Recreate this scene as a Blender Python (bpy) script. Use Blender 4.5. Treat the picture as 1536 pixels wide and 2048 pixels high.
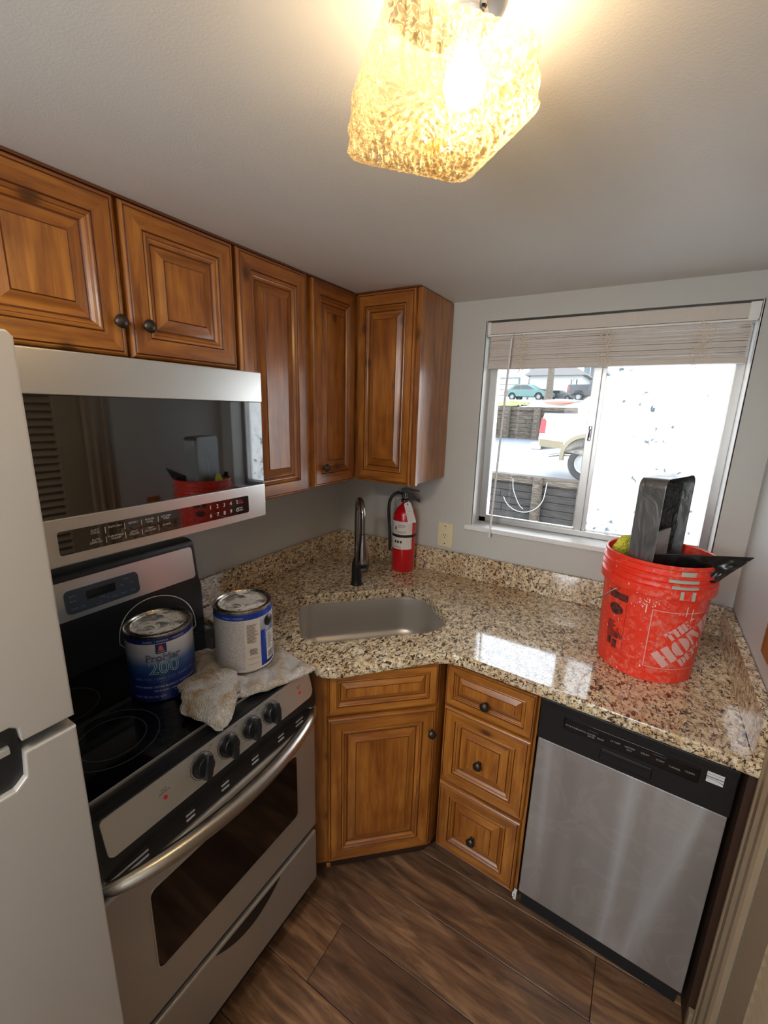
import bpy, bmesh, math, random
from math import sin, cos, pi, radians, sqrt, atan2
from mathutils import Vector, Matrix, noise

for o in list(bpy.data.objects):
    bpy.data.objects.remove(o)
SC = bpy.context.scene
COL = SC.collection
random.seed(7)

# ------------------------------------------------------------------ camera
YAW, PITCH, ROLL = radians(30.9721), radians(-13.4024), radians(1.5784)
CAM = Vector((1.3991, -1.8598, 1.6780))
fw = Vector((-sin(YAW) * cos(PITCH), cos(YAW) * cos(PITCH), sin(PITCH)))
rt0 = Vector((cos(YAW), sin(YAW), 0)); up0 = rt0.cross(fw)
rt = rt0 * cos(ROLL) + up0 * sin(ROLL)
up = -rt0 * sin(ROLL) + up0 * cos(ROLL)
cd = bpy.data.cameras.new('camera'); cam = bpy.data.objects.new('camera', cd); COL.objects.link(cam)
M = Matrix((rt, up, -fw)).transposed().to_4x4(); M.translation = CAM
cam.matrix_world = M
cd.sensor_fit = 'HORIZONTAL'; cd.sensor_width = 36.0; cd.lens = 36.0 * 862.28 / 1536.0
cd.clip_start = 0.02; cd.clip_end = 300
SC.camera = cam

# ------------------------------------------------------------------ world, light, exposure
W_STR = 4.6
wd = bpy.data.worlds.new('overcast_sky'); SC.world = wd; wd.use_nodes = True
nt = wd.node_tree; nt.nodes.clear()
wo = nt.nodes.new('ShaderNodeOutputWorld'); bg = nt.nodes.new('ShaderNodeBackground')
tc = nt.nodes.new('ShaderNodeTexCoord'); sx = nt.nodes.new('ShaderNodeSeparateXYZ')
rp = nt.nodes.new('ShaderNodeValToRGB')
nt.links.new(tc.outputs['Generated'], sx.inputs[0]); nt.links.new(sx.outputs['Z'], rp.inputs[0])
rp.color_ramp.elements[0].position = 0.0; rp.color_ramp.elements[0].color = (0.93, 0.97, 1.0, 1)
rp.color_ramp.elements[1].position = 0.6; rp.color_ramp.elements[1].color = (0.80, 0.90, 1.0, 1)
nt.links.new(rp.outputs[0], bg.inputs[0]); bg.inputs[1].default_value = W_STR
nt.links.new(bg.outputs[0], wo.inputs[0])

def portal(name, loc, rot, sx_, sy_):
    l = bpy.data.lights.new(name, 'AREA'); l.shape = 'RECTANGLE'; l.size = sx_; l.size_y = sy_
    l.cycles.is_portal = True
    o = bpy.data.objects.new(name, l); COL.objects.link(o); o.location = loc; o.rotation_euler = rot
portal('window_portal', (1.2, 0.16, 1.6), (radians(-90), 0, 0), 0.86, 0.84)
portal('fill_window_portal', (1.31, -3.32, 1.45), (radians(90), 0, 0), 0.6, 1.2)  # sky sampling for the added, unseen rear window

def room_light(name, loc, watts, size, color):
    l = bpy.data.lights.new(name, 'AREA'); l.shape = 'DISK'; l.size = size; l.energy = watts; l.color = color
    o = bpy.data.objects.new(name, l); COL.objects.link(o); o.location = loc; return o

SC.view_settings.view_transform = 'Standard'
SC.view_settings.look = 'None'
SC.view_settings.exposure = 0.90
SC.view_settings.gamma = 1.0
SC.view_settings.use_curve_mapping = False
SC.cycles.max_bounces = 10
SC.cycles.diffuse_bounces = 6
SC.cycles.glossy_bounces = 5
SC.cycles.transmission_bounces = 6
SC.cycles.transparent_max_bounces = 12
SC.cycles.caustics_reflective = False
SC.cycles.caustics_refractive = False
SC.cycles.sample_clamp_indirect = 6.0
SC.cycles.use_denoising = True

# ------------------------------------------------------------------ materials
def lin(c):
    c = c / 255.0
    return c / 12.92 if c <= 0.04045 else ((c + 0.055) / 1.055) ** 2.4
def rgb(r, g, b):
    return (lin(r), lin(g), lin(b), 1.0)

class Mat:
    def __init__(s, name):
        s.m = bpy.data.materials.new(name); s.m.use_nodes = True
        s.t = s.m.node_tree; s.t.nodes.clear()
        s.out = s.n('OutputMaterial'); s.b = s.n('BsdfPrincipled'); s.l(s.b.outputs[0], s.out.inputs[0])
    def n(s, t, **k):
        q = s.t.nodes.new('ShaderNode' + t)
        for a, v in k.items():
            setattr(q, a, v)
        return q
    def l(s, a, b): s.t.links.new(a, b)
    def set(s, **k):
        for a, v in k.items():
            s.b.inputs[a.replace('_', ' ')].default_value = v
    def coord(s, scale=(1, 1, 1), kind='Object', rnd=0.0, rot=(0, 0, 0)):
        c = s.n('TexCoord'); mp = s.n('Mapping'); mp.inputs['Scale'].default_value = scale
        mp.inputs['Rotation'].default_value = rot
        s.l(c.outputs[kind], mp.inputs[0])
        if rnd:
            oi = s.n('ObjectInfo'); mu = s.n('Math', operation='MULTIPLY'); mu.inputs[1].default_value = rnd
            s.l(oi.outputs['Random'], mu.inputs[0]); cb = s.n('CombineXYZ')
            for i in range(3): s.l(mu.outputs[0], cb.inputs[i])
            s.l(cb.outputs[0], mp.inputs['Location'])
        return mp.outputs[0]
    def noise(s, vec, scale, detail=3, rough=0.5, dist=0.0):
        q = s.n('TexNoise'); q.inputs['Scale'].default_value = scale; q.inputs['Detail'].default_value = detail
        q.inputs['Roughness'].default_value = rough; q.inputs['Distortion'].default_value = dist
        s.l(vec, q.inputs['Vector']); return q.outputs['Fac']
    def vor(s, vec, scale, out='Distance', feature='F1'):
        q = s.n('TexVoronoi', feature=feature); q.inputs['Scale'].default_value = scale
        s.l(vec, q.inputs['Vector']); return q.outputs[out]
    def ramp(s, fac, stops, interp='LINEAR'):
        q = s.n('ValToRGB'); q.color_ramp.interpolation = interp; e = q.color_ramp.elements
        while len(e) < len(stops): e.new(0.5)
        for i, (p, c) in enumerate(stops):
            e[i].position = p; e[i].color = c if len(c) == 4 else (*c, 1)
        s.l(fac, q.inputs[0]); return q.outputs[0]
    def mix(s, fac, a, b, mode='MIX'):
        q = s.n('MixRGB', blend_type=mode)
        for i, v in enumerate((fac, a, b)):
            if hasattr(v, 'is_linked'): s.l(v, q.inputs[i])
            else: q.inputs[i].default_value = v
        return q.outputs[0]
    def math(s, op, a, b=0.0):
        q = s.n('Math', operation=op)
        for i, v in enumerate((a, b)):
            if hasattr(v, 'is_linked'): s.l(v, q.inputs[i])
            else: q.inputs[i].default_value = v
        return q.outputs[0]
    def bump(s, h, strength=0.2, dist=0.002):
        q = s.n('Bump'); q.inputs['Strength'].default_value = strength; q.inputs['Distance'].default_value = dist
        s.l(h, q.inputs['Height']); s.l(q.outputs[0], s.b.inputs['Normal'])
    def col(s, c): s.l(c, s.b.inputs['Base Color'])
    def rough(s, c): s.l(c, s.b.inputs['Roughness'])

def g1(v): return (v, v, v, 1)

def simple(name, c, rough=0.5, metal=0.0, **k):
    m = Mat(name); m.set(Base_Color=c, Roughness=rough, Metallic=metal, **k)
    v = m.coord(); n = m.noise(v, 60, 2)
    m.col(m.mix(0.12, c, m.ramp(n, [(0.3, tuple(x * 0.8 for x in c[:3])), (0.7, tuple(min(1, x * 1.15) for x in c[:3]))])))
    return m.m

def emit(name, c, s_):
    m = Mat(name); e = m.n('Emission'); e.inputs[0].default_value = c; e.inputs[1].default_value = s_
    m.l(e.outputs[0], m.out.inputs[0]); return m.m

def paint(name, c):
    m = Mat(name); v = m.coord()
    m.col(m.mix(0.5, c, m.ramp(m.noise(v, 2.2, 3), [(0.3, tuple(x * 0.93 for x in c[:3])), (0.7, tuple(x * 1.05 for x in c[:3]))])))
    m.set(Roughness=0.55); m.bump(m.noise(v, 260, 3), 0.18, 0.002); return m.m
M_wall = paint('grey_wall_paint', rgb(193, 193, 189))
M_ceil = paint('grey_ceiling_paint', rgb(220, 218, 214))
M_white = simple('white_gloss_paint', rgb(232, 232, 230), 0.35)

def wood(name, axis):
    m = Mat(name)
    sc = {'z': (14, 14, 1.3), 'x': (1.3, 14, 14)}[axis]
    v = m.coord(sc, rnd=11.0); v2 = m.coord((1, 1, 1), rnd=3.7)
    n1 = m.noise(v, 3.2, 5, 0.62, 0.5); n2 = m.noise(v2, 3.0, 3, 0.6, 0.4)
    base = m.ramp(n1, [(0.28, rgb(118, 66, 22)), (0.45, rgb(152, 92, 34)), (0.6, rgb(174, 111, 43)), (0.8, rgb(194, 134, 58))])
    blot = m.ramp(n2, [(0.35, (0.62, 0.5, 0.4)), (0.55, (1, 1, 1)), (0.8, (1.12, 1.1, 1.05))])
    c = m.mix(0.8, base, blot, 'MULTIPLY')
    cs = m.n('SeparateXYZ'); m.l(m.coord((1, 1, 1), rnd=13.0), cs.inputs[0]); cb = m.n('CombineXYZ')
    kx, kz = {'z': (7.0, 4.2), 'x': (4.2, 7.0)}[axis]
    m.l(m.math('MULTIPLY', cs.outputs['X'], kx), cb.inputs[0]); m.l(m.math('MULTIPLY', cs.outputs['Z'], kz), cb.inputs[1])
    def v2(out):
        q = m.n('TexVoronoi', voronoi_dimensions='2D'); q.inputs['Scale'].default_value = 1.0; m.l(cb.outputs[0], q.inputs['Vector']); return q.outputs[out]
    d = m.math('ADD', v2('Distance'), m.math('MULTIPLY', m.math('SUBTRACT', n1, 0.5), 0.10)); sep = m.n('SeparateColor'); m.l(v2('Color'), sep.inputs[0])
    few = m.math('GREATER_THAN', sep.outputs[0], 0.72)
    knot = m.ramp(d, [(0.0, (1, 1, 1)), (0.05, (0.85, 0.85, 0.85)), (0.10, (0.2, 0.2, 0.2)), (0.16, (0, 0, 0))])
    c = m.mix(m.math('MULTIPLY', m.math('MULTIPLY', few, knot), 0.85), c, rgb(52, 26, 12))
    m.col(c); m.set(Roughness=0.34, Coat_Weight=0.35, Coat_Roughness=0.18)
    m.bump(n1, 0.08, 0.002); return m.m
M_woodv = wood('honey_alder_grain_upright', 'z')
M_woodh = wood('honey_alder_grain_level', 'x')
M_glaze = simple('dark_brown_glaze', rgb(98, 50, 20), 0.4)
M_toe = simple('dark_stained_plywood', rgb(60, 38, 24), 0.6)
WOODS = [M_woodv, M_woodh, M_glaze]

def granite():
    m = Mat('speckled_beige_granite'); v = m.coord()
    w = m.coord((1, 0.6, 1), rot=(0, 0, 0.5))
    big = m.noise(v, 6, 3, 0.6, 0.6)
    base = m.ramp(m.noise(v, 60, 4, 0.65, 0.3), [(0.3, rgb(188, 158, 114)), (0.45, rgb(220, 198, 158)), (0.6, rgb(236, 226, 200)), (0.75, rgb(246, 242, 230))])
    base = m.mix(m.ramp(big, [(0.42, g1(0)), (0.68, g1(0.5))]), base, rgb(186, 144, 98))
    grey = m.ramp(m.noise(w, 70, 4, 0.65, 0.5), [(0.52, g1(0)), (0.57, g1(0.75))])
    c = m.mix(grey, base, rgb(150, 128, 108))
    br = m.ramp(m.noise(w, 100, 4, 0.65, 0.8), [(0.545, g1(0)), (0.575, g1(1))])
    c = m.mix(br, c, rgb(84, 58, 42))
    bk = m.ramp(m.noise(v, 135, 3, 0.6, 0.6), [(0.60, g1(0)), (0.63, g1(1))])
    c = m.mix(bk, c, rgb(34, 28, 28))
    m.col(c); m.set(Roughness=0.09, Coat_Weight=0.3, Coat_Roughness=0.04, Specular_IOR_Level=0.6); return m.m
M_granite = granite()

def steel(name, c, rough, axis='x', amt=0.10, metal=1.0):
    m = Mat(name); sc = {'x': (2, 300, 300), 'z': (300, 300, 2), 'y': (300, 2, 300)}[axis]
    n = m.noise(m.coord(sc), 2.0, 2, 0.5)
    m.set(Base_Color=c, Metallic=metal)
    if amt: m.rough(m.ramp(n, [(0.3, g1(rough - amt / 2)), (0.7, g1(rough + amt / 2))]))
    else: m.set(Roughness=rough)
    return m.m
M_steel = steel('brushed_stainless', rgb(216, 215, 212), 0.29, 'y', 0.0, 0.82)
M_fridge = steel('warm_stainless_sheet', rgb(184, 178, 170), 0.42, 'y', 0.02, 0.6)
M_satin = simple('satin_metal', rgb(196, 192, 184), 0.27, 1.0)
M_sink = steel('satin_sink_steel', rgb(206, 200, 192), 0.36, 'x', 0.05, 0.75)
M_chrome = simple('polished_dark_chrome', rgb(140, 138, 140), 0.12, 1.0)
M_alu = steel('mill_aluminium', rgb(176, 174, 172), 0.38, 'z')
M_blk = simple('black_plastic', rgb(22, 23, 25), 0.35)
M_blkm = simple('black_matt_plastic', rgb(26, 27, 29), 0.6)
M_blkg = simple('black_ceramic_glass', rgb(7, 7, 8), 0.06, 0.0, Specular_IOR_Level=0.6)
M_mwg = simple('smoked_oven_glass', rgb(8, 9, 10), 0.03, 0.0, Specular_IOR_Level=1.0, IOR=1.75)
M_oveng = simple('dark_oven_glass', rgb(9, 6, 5), 0.08)
M_bronze = simple('oil_rubbed_bronze', rgb(66, 56, 48), 0.38, 0.7)
M_print = simple('white_ink', rgb(205, 205, 205), 0.5)
M_printd = simple('grey_ink', rgb(150, 154, 158), 0.5)
M_ink = simple('black_ink', rgb(40, 38, 38), 0.6)
M_red_ink = simple('red_ink', rgb(200, 30, 40), 0.5)
M_lcd = simple('unlit_lcd', rgb(34, 38, 34), 0.15)
M_panelg = simple('slate_panel_plastic', rgb(66, 74, 84), 0.3)

def smudge():
    m = Mat('smeared_stainless')
    s1 = m.noise(m.coord((3.4, 1, 0.35), rot=(0, 0.12, 0)), 1.6, 2, 0.5, 0.7)
    s2 = m.noise(m.coord((1, 1, 1)), 5.0, 3, 0.5, 2.2)
    m.set(Metallic=0.75)
    c = m.ramp(s1, [(0.36, rgb(172, 168, 166)), (0.50, rgb(186, 184, 184)), (0.60, rgb(214, 218, 222)), (0.72, rgb(190, 188, 188))])
    m.col(m.mix(m.ramp(s2, [(0.50, g1(0)), (0.56, g1(0.13)), (0.60, g1(0.0))]), c, rgb(236, 236, 238)))
    m.rough(m.ramp(s1, [(0.36, g1(0.32)), (0.50, g1(0.34)), (0.60, g1(0.42)), (0.72, g1(0.34))])); return m.m
M_smudge = smudge()

def floorm():
    m = Mat('brown_vinyl_plank'); v = m.coord((1.6, 12, 1), rnd=31.0)
    n = m.noise(v, 3.2, 6, 0.62, 0.7); n2 = m.noise(m.coord((1.1, 4, 1), rnd=17.0), 2.2, 4, 0.6, 1.0)
    c = m.ramp(n, [(0.3, rgb(76, 56, 44)), (0.5, rgb(116, 89, 69)), (0.7, rgb(154, 124, 96))])
    c = m.mix(0.75, c, m.ramp(n2, [(0.33, (0.55, 0.5, 0.48)), (0.5, (1, 0.93, 0.86)), (0.68, (1.35, 1.2, 1.0))]), 'MULTIPLY')
    oi = m.n('ObjectInfo')
    c = m.mix(0.85, c, m.ramp(oi.outputs['Random'], [(0.0, (0.66, 0.6, 0.58)), (0.5, (1.0, 0.95, 0.9)), (1.0, (1.35, 1.25, 1.1))]), 'MULTIPLY')
    m.col(c); m.set(Roughness=0.42); m.bump(n, 0.25, 0.002); return m.m
M_floor = floorm()

# ------------------------------------------------------------------ mesh helpers
class B:
    def __init__(s): s.b = bmesh.new()
    def _fin(s, vs, M, mat):
        if M is not None: bmesh.ops.transform(s.b, matrix=M, verts=vs)
        for v in vs:
            for f in v.link_faces: f.material_index = mat
    def box(s, x0, x1, y0, y1, z0, z1, bev=0.0, seg=2, mat=0, M=None):
        r = bmesh.ops.create_cube(s.b, size=1.0); vs = r['verts']
        bmesh.ops.scale(s.b, vec=(abs(x1 - x0), abs(y1 - y0), abs(z1 - z0)), verts=vs)
        bmesh.ops.translate(s.b, vec=((x0 + x1) / 2, (y0 + y1) / 2, (z0 + z1) / 2), verts=vs)
        if bev > 0:
            es = list({e for v in vs for e in v.link_edges})
            rr = bmesh.ops.bevel(s.b, geom=es, offset=bev, segments=seg, profile=0.5, affect='EDGES')
            vs = list({v for f in rr['faces'] for v in f.verts} | {v for v in vs if v.is_valid})
        s._fin(vs, M, mat); return s
    def rings(s, rings, closed=True, caps=(False, False), mat=0, M=None, mats=None):
        R = [[s.b.verts.new(p) for p in r] for r in rings]; n = len(R[0])
        for i in range(len(R) - 1):
            for j in range(n if closed else n - 1):
                k = (j + 1) % n
                try:
                    f = s.b.faces.new((R[i][j], R[i][k], R[i + 1][k], R[i + 1][j]))
                    f.material_index = mats[i] if mats else mat
                except ValueError: pass
        if caps[0]:
            f = s.b.faces.new(list(reversed(R[0]))); f.material_index = mats[0] if mats else mat
        if caps[1]:
            f = s.b.faces.new(R[-1]); f.material_index = mats[-1] if mats else mat
        if M is not None: bmesh.ops.transform(s.b, matrix=M, verts=[v for r in R for v in r])
        return s
    def lathe(s, prof, n=32, M=None, mat=0, mats=None, caps=(True, True)):
        rings = [[(r * cos(2 * pi * k / n), r * sin(2 * pi * k / n), z) for k in range(n)] for r, z in prof]
        return s.rings(rings, True, caps, mat, M, mats)
    def tube(s, pts, r, n=10, closed=False, mat=0, M=None, caps=True):
        P = [Vector(p) for p in pts]; rr = r if isinstance(r, (list, tuple)) else [r] * len(P)
        rings = []; prev = None; L = len(P)
        for i, p in enumerate(P):
            a = P[(i - 1) % L] if (closed or i > 0) else p
            b = P[(i + 1) % L] if (closed or i < L - 1) else p
            t = (b - a).normalized()
            if prev is None:
                u = t.orthogonal().normalized()
            else:
                u = (prev - t * prev.dot(t))
                u = u.normalized() if u.length > 1e-6 else t.orthogonal().normalized()
            prev = u; w = t.cross(u)
            rings.append([p + (u * cos(2 * pi * k / n) + w * sin(2 * pi * k / n)) * rr[i] for k in range(n)])
        if closed: rings.append(rings[0][:])
        return s.rings(rings, True, (caps and not closed, caps and not closed), mat, M)
    def prism(s, poly, z0, z1, M=None, mat=0, bev=0.0, seg=2):
        n = len(poly)
        if bev > 0:
            rs = []
            for k in range(seg + 1):
                a = pi / 2 * k / seg
                rs.append((bev * (1 - sin(a)), z0 + bev * (1 - cos(a))))
            R = [[(x, y, z) for x, y in inset(poly, d)] for d, z in rs]
            rs2 = [(d, z1 - (z - z0)) for d, z in reversed(rs)]
            R += [[(x, y, z) for x, y in inset(poly, d)] for d, z in rs2]
        else:
            R = [[(x, y, z0) for x, y in poly], [(x, y, z1) for x, y in poly]]
        return s.rings(R, True, (True, True), mat, M)
    def grid(s, fn, nu, nv, mat=0, cu=False):
        V = [[s.b.verts.new(fn(i / nu, j / nv)) for j in range(nv + 1)] for i in range(nu if cu else nu + 1)]
        m = len(V)
        for i in range(nu):
            for j in range(nv):
                f = s.b.faces.new((V[i][j], V[(i + 1) % m][j], V[(i + 1) % m][j + 1], V[i][j + 1])); f.material_index = mat
        return s

def inset(poly, d):
    if d == 0: return list(poly)
    n = len(poly); out = []
    area = sum(poly[i][0] * poly[(i + 1) % n][1] - poly[(i + 1) % n][0] * poly[i][1] for i in range(n))
    sg = 1 if area > 0 else -1
    for i in range(n):
        p0 = Vector(poly[i - 1]); p = Vector(poly[i]); p1 = Vector(poly[(i + 1) % n])
        a = (p - p0).normalized(); b = (p1 - p).normalized()
        na = Vector((-a.y, a.x)) * sg; nb = Vector((-b.y, b.x)) * sg
        m = na + nb
        m = m.normalized() if m.length > 1e-6 else na
        k = d / max(0.35, m.dot(na)); q = p + m * k; out.append((q.x, q.y))
    return out

def rrect(x0, x1, y0, y1, r, n=5):
    rs = r if isinstance(r, (list, tuple)) else [r] * 4
    out = []
    for (cx, cy, a0, rr) in ((x1 - rs[0], y0 + rs[0], -90, rs[0]), (x1 - rs[1], y1 - rs[1], 0, rs[1]), (x0 + rs[2], y1 - rs[2], 90, rs[2]), (x0 + rs[3], y0 + rs[3], 180, rs[3])):
        for k in range(n + 1):
            a = radians(a0 + 90 * k / n); out.append((cx + rr * cos(a), cy + rr * sin(a)))
    return out

WN = set()
def mesh(b, name, mats, smooth=30):
    bm = b.b if isinstance(b, B) else b
    bmesh.ops.recalc_face_normals(bm, faces=bm.faces)
    me = bpy.data.meshes.new(name); bm.to_mesh(me); bm.free()
    for m in (mats if isinstance(mats, (list, tuple)) else [mats]): me.materials.append(m)
    if smooth:
        for p in me.polygons: p.use_smooth = True
        me.set_sharp_from_angle(angle=radians(smooth))
        if smooth <= 45 and len(me.polygons) < 4000: WN.add(me.name)
    return me

def obj(name, b, mats=None, parent=None, loc=(0, 0, 0), rot=(0, 0, 0), smooth=30, label=None, kind=None):
    me = b if isinstance(b, bpy.types.Mesh) else mesh(b, name, mats, smooth)
    o = bpy.data.objects.new(name, me); COL.objects.link(o)
    o.location = loc; o.rotation_euler = rot
    if me.name in WN:
        w = o.modifiers.new('weighted_normal', 'WEIGHTED_NORMAL'); w.keep_sharp = True; w.weight = 80
    if parent: o.parent = parent
    if label: o['label'] = label
    if kind: o['kind'] = kind
    if name in ('legend', 'fine_print', 'lettering', 'paint_drip', 'paint_stain', 'worn_label', 'pictogram', 'screw', 'thumb_screw', 'logo_frame', 'arrow_buttons', 'emblem', 'dial_marks', 'slots', 'bracket'): o['kind'] = 'stuff'
    return o

def thing(name, label, cat, loc=(0, 0, 0), rz=0.0, group=None):
    o = bpy.data.objects.new(name, None); COL.objects.link(o); o.empty_display_size = 0.05
    o.location = loc; o.rotation_euler = (0, 0, rz); o['label'] = label; o['category'] = cat
    if group: o['group'] = group
    return o
def tag(o, label, cat, group=None):
    o['label'] = label; o['category'] = cat
    if group: o['group'] = group
    return o
def struct(name, b, m, parent=None, **k):
    o = obj(name, b, m, parent, **k)
    if not parent: o['kind'] = 'structure'
    return o

def text_bm(s, size, align='LEFT', outline=0.0, shear=0.0, res=3):
    c = bpy.data.curves.new('t', 'FONT'); c.body = s; c.size = size; c.align_x = align; c.resolution_u = res; c.shear = shear
    if outline: c.fill_mode = 'NONE'; c.bevel_depth = outline; c.bevel_resolution = 0
    o = bpy.data.objects.new('t', c); COL.objects.link(o)
    me = bpy.data.meshes.new_from_object(o); b = bmesh.new(); b.from_mesh(me)
    bpy.data.objects.remove(o); bpy.data.meshes.remove(me); bpy.data.curves.remove(c)
    return b
def flat_text(name, items, mats, parent, M):
    """items: (string, size, x, y, align, mat) laid in one plane given by M"""
    bm = bmesh.new()
    for it in items:
        s, size, x, y, al = it[:5]; mi = it[5] if len(it) > 5 else 0
        tb = text_bm(s, size, al); n0 = len(bm.verts)
        tm = bpy.data.meshes.new('x'); tb.to_mesh(tm); tb.free(); f0 = len(bm.faces)
        bm.from_mesh(tm); bpy.data.meshes.remove(tm); bm.verts.ensure_lookup_table(); bm.faces.ensure_lookup_table()
        bmesh.ops.translate(bm, vec=(x, y, 0), verts=bm.verts[n0:])
        for f in bm.faces[f0:]: f.material_index = mi
    bmesh.ops.transform(bm, matrix=M, verts=bm.verts)
    me = bpy.data.meshes.new(name); bm.to_mesh(me); bm.free()
    for m in mats: me.materials.append(m)
    return obj(name, me, parent=parent)
def wrap(bm, fn, step=0.006):
    """cut a flat figure into narrow upright strips, then bend it with fn(x, y)"""
    xs = [v.co.x for v in bm.verts]
    if not xs: return bm
    x = min(xs) + step
    while x < max(xs):
        g = bm.verts[:] + bm.edges[:] + bm.faces[:]
        bmesh.ops.bisect_plane(bm, geom=g, plane_co=(x, 0, 0), plane_no=(1, 0, 0)); x += step
    for v in bm.verts: v.co = Vector(fn(v.co.x, v.co.y)) if abs(v.co.z) < 1e-9 else Vector(fn(v.co.x, v.co.y))
    return bm
def raw(name, bm, mats, parent):
    me = bpy.data.meshes.new(name); bm.to_mesh(me); bm.free()
    for m in (mats if isinstance(mats, (list, tuple)) else [mats]): me.materials.append(m)
    return obj(name, me, parent=parent)
RX90 = Matrix.Rotation(pi / 2, 4, 'X')       # xy plane -> xz plane facing -y
def T(x, y, z): return Matrix.Translation((x, y, z))
# ------------------------------------------------------------------ room shell
W, ZC, YB = 1.7387, 2.128, -3.25
WX0, WX1, WZ0, WZ1 = 0.757, 1.646, 1.172, 2.045     # kitchen window opening
b = B(); b.box(-0.02, W + 0.12, YB - 0.1, 0.15, ZC, ZC + 0.08); struct('ceiling', b, M_ceil)
b = B(); b.box(-0.10, 0.0, YB - 0.1, 0.15, -0.02, ZC); struct('wall_left', b, M_wall)
b = B()
b.box(0, WX0, 0, 0.15, -0.02, ZC); b.box(WX1, W + 0.12, 0, 0.15, -0.02, ZC)
b.box(WX0, WX1, 0, 0.15, -0.02, WZ0 - 0.02); b.box(WX0, WX1, 0, 0.15, WZ1, ZC)
struct('wall_back', b, M_wall)
DY0, DY1, DZ = -0.80, -1.56, 2.03                   # louvred door on the right wall
b = B(); b.box(W, W + 0.12, DY0 + 0.005, 0.0, -0.02, ZC); b.box(W, W + 0.12, YB - 0.1, DY1 - 0.005, -0.02, ZC); b.box(W, W + 0.12, DY1 - 0.005, DY0 + 0.005, DZ + 0.01, ZC)
b.box(W + 0.07, W + 0.12, DY1 - 0.005, DY0 + 0.005, -0.02, DZ + 0.01)
struct('wall_right', b, M_wall)
b = B()
b.box(0, 1.02, YB - 0.1, YB, -0.02, ZC); b.box(1.60, W, YB - 0.1, YB, -0.02, ZC); b.box(1.02, 1.60, YB - 0.1, YB, -0.02, 0.88); b.box(1.02, 1.60, YB - 0.1, YB, 2.03, ZC)
struct('wall_front', b, M_wall)
# floor with planks
b = B(); b.box(-0.02, W + 0.10, YB - 0.1, 0.0, -0.03, -0.0095); fl = struct('floor', b, M_toe)
random.seed(5)
def plank_mesh(L):
    q = B(); q.box(0, L, 0, 0.178, -0.009, 0.0, 0.0012, 1); return mesh(q, 'floor_plank', M_floor)
pm = {}
row = 0; y = -0.62 + 0.18 * 3
starts = {-0.80: 0.46, -0.98: 0.755, -1.16: 0.30}
while y > YB - 0.05:
    y0 = y - 0.18; x = -random.uniform(0.1, 1.0); 
    for ky, sxp in starts.items():
        if abs(y - ky) < 0.01: x = sxp - 1.22
    while x < W:
        a = max(x, 0.0); e = min(x + 1.22, W - 0.002); L = round(e - a - 0.0015, 4)
        if L > 0.03:
            if L not in pm: pm[L] = plank_mesh(L)
            obj('floor_plank', pm[L], parent=fl, loc=(a, y0 + 0.001, 0))
        x += 1.22
    y -= 0.18; row += 1

# ------------------------------------------------------------------ kitchen window
win = B()
fy0, fy1 = 0.088, 0.135
win.box(WX0, WX0 + 0.035, fy0, fy1, WZ0, WZ1, 0.003); win.box(WX1 - 0.03, WX1, fy0, fy1, WZ0, WZ1, 0.003)
win.box(WX0, WX1, fy0, fy1, WZ0, WZ0 + 0.026, 0.003); win.box(WX0, WX1, fy0, fy1, WZ1 - 0.035, WZ1, 0.003)
winf = struct('window_1', win, M_alu)
def frame_bm(x0, x1, z0, z1, y0, y1, ws, bev=0.002):
    l, r_, bt, tp = ws; q = B()
    q.box(x0, x0 + l, y0, y1, z0, z1, bev); q.box(x1 - r_, x1, y0, y1, z0, z1, bev)
    q.box(x0 + l, x1 - r_, y0, y1, z0, z0 + bt, bev); q.box(x0 + l, x1 - r_, y0, y1, z1 - tp, z1, bev); return q
sL = obj('window_sash', frame_bm(WX0 + 0.006, 1.205, WZ0 + 0.008, WZ1 - 0.01, 0.092, 0.108, (0.020, 0.030, 0.026, 0.02)), M_alu, winf, label='left sliding sash')
sR = obj('window_sash', frame_bm(1.185, WX1 - 0.006, WZ0 + 0.008, WZ1 - 0.01, 0.112, 0.128, (0.036, 0.020, 0.022, 0.02)), M_alu, winf, label='right fixed sash')
g = Mat('clear_window_glass'); tr = g.n('BsdfTransparent'); gl = g.n('BsdfGlossy'); gl.inputs['Roughness'].default_value = 0.02
fr = g.n('Fresnel'); fr.inputs[0].default_value = 1.45; mx = g.n('MixShader'); dirt = g.ramp(g.noise(g.coord((1, 1, 0.5)), 9, 4, 0.6), [(0.5, g1(0.98)), (0.75, g1(0.9))])
g.l(dirt, tr.inputs[0]); g.l(fr.outputs[0], mx.inputs[0]); g.l(tr.outputs[0], mx.inputs[1]); g.l(gl.outputs[0], mx.inputs[2]); g.l(mx.outputs[0], g.out.inputs[0]); M_glass = g.m
g = Mat('fogged_window_glass'); tl = g.n('BsdfTranslucent'); df = g.n('BsdfRefraction'); df.inputs['Roughness'].default_value = 0.45; df.inputs['IOR'].default_value = 1.1
sp = g.noise(g.coord((1, 1, 1)), 26, 5, 0.7, 0.4); big = g.noise(g.coord((1, 1, 1)), 3.5, 2)
fog = g.ramp(g.math('MULTIPLY', sp, g.math('ADD', big, 0.5)), [(0.27, (0.17, 0.205, 0.22)), (0.33, (0.28, 0.31, 0.33)), (0.40, g1(0.9)), (0.6, g1(1))])
g.l(fog, tl.inputs[0]); g.l(fog, df.inputs[0]); mx = g.n('MixShader'); mx.inputs[0].default_value = 0.35
g.l(tl.outputs[0], mx.inputs[1]); g.l(df.outputs[0], mx.inputs[2]); g.l(mx.outputs[0], g.out.inputs[0]); M_fog = g.m
b = B(); b.box(WX0 + 0.024, 1.177, 0.098, 0.101, WZ0 + 0.032, WZ1 - 0.028); obj('window_pane', b, M_glass, sL, label='clear pane')
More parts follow.
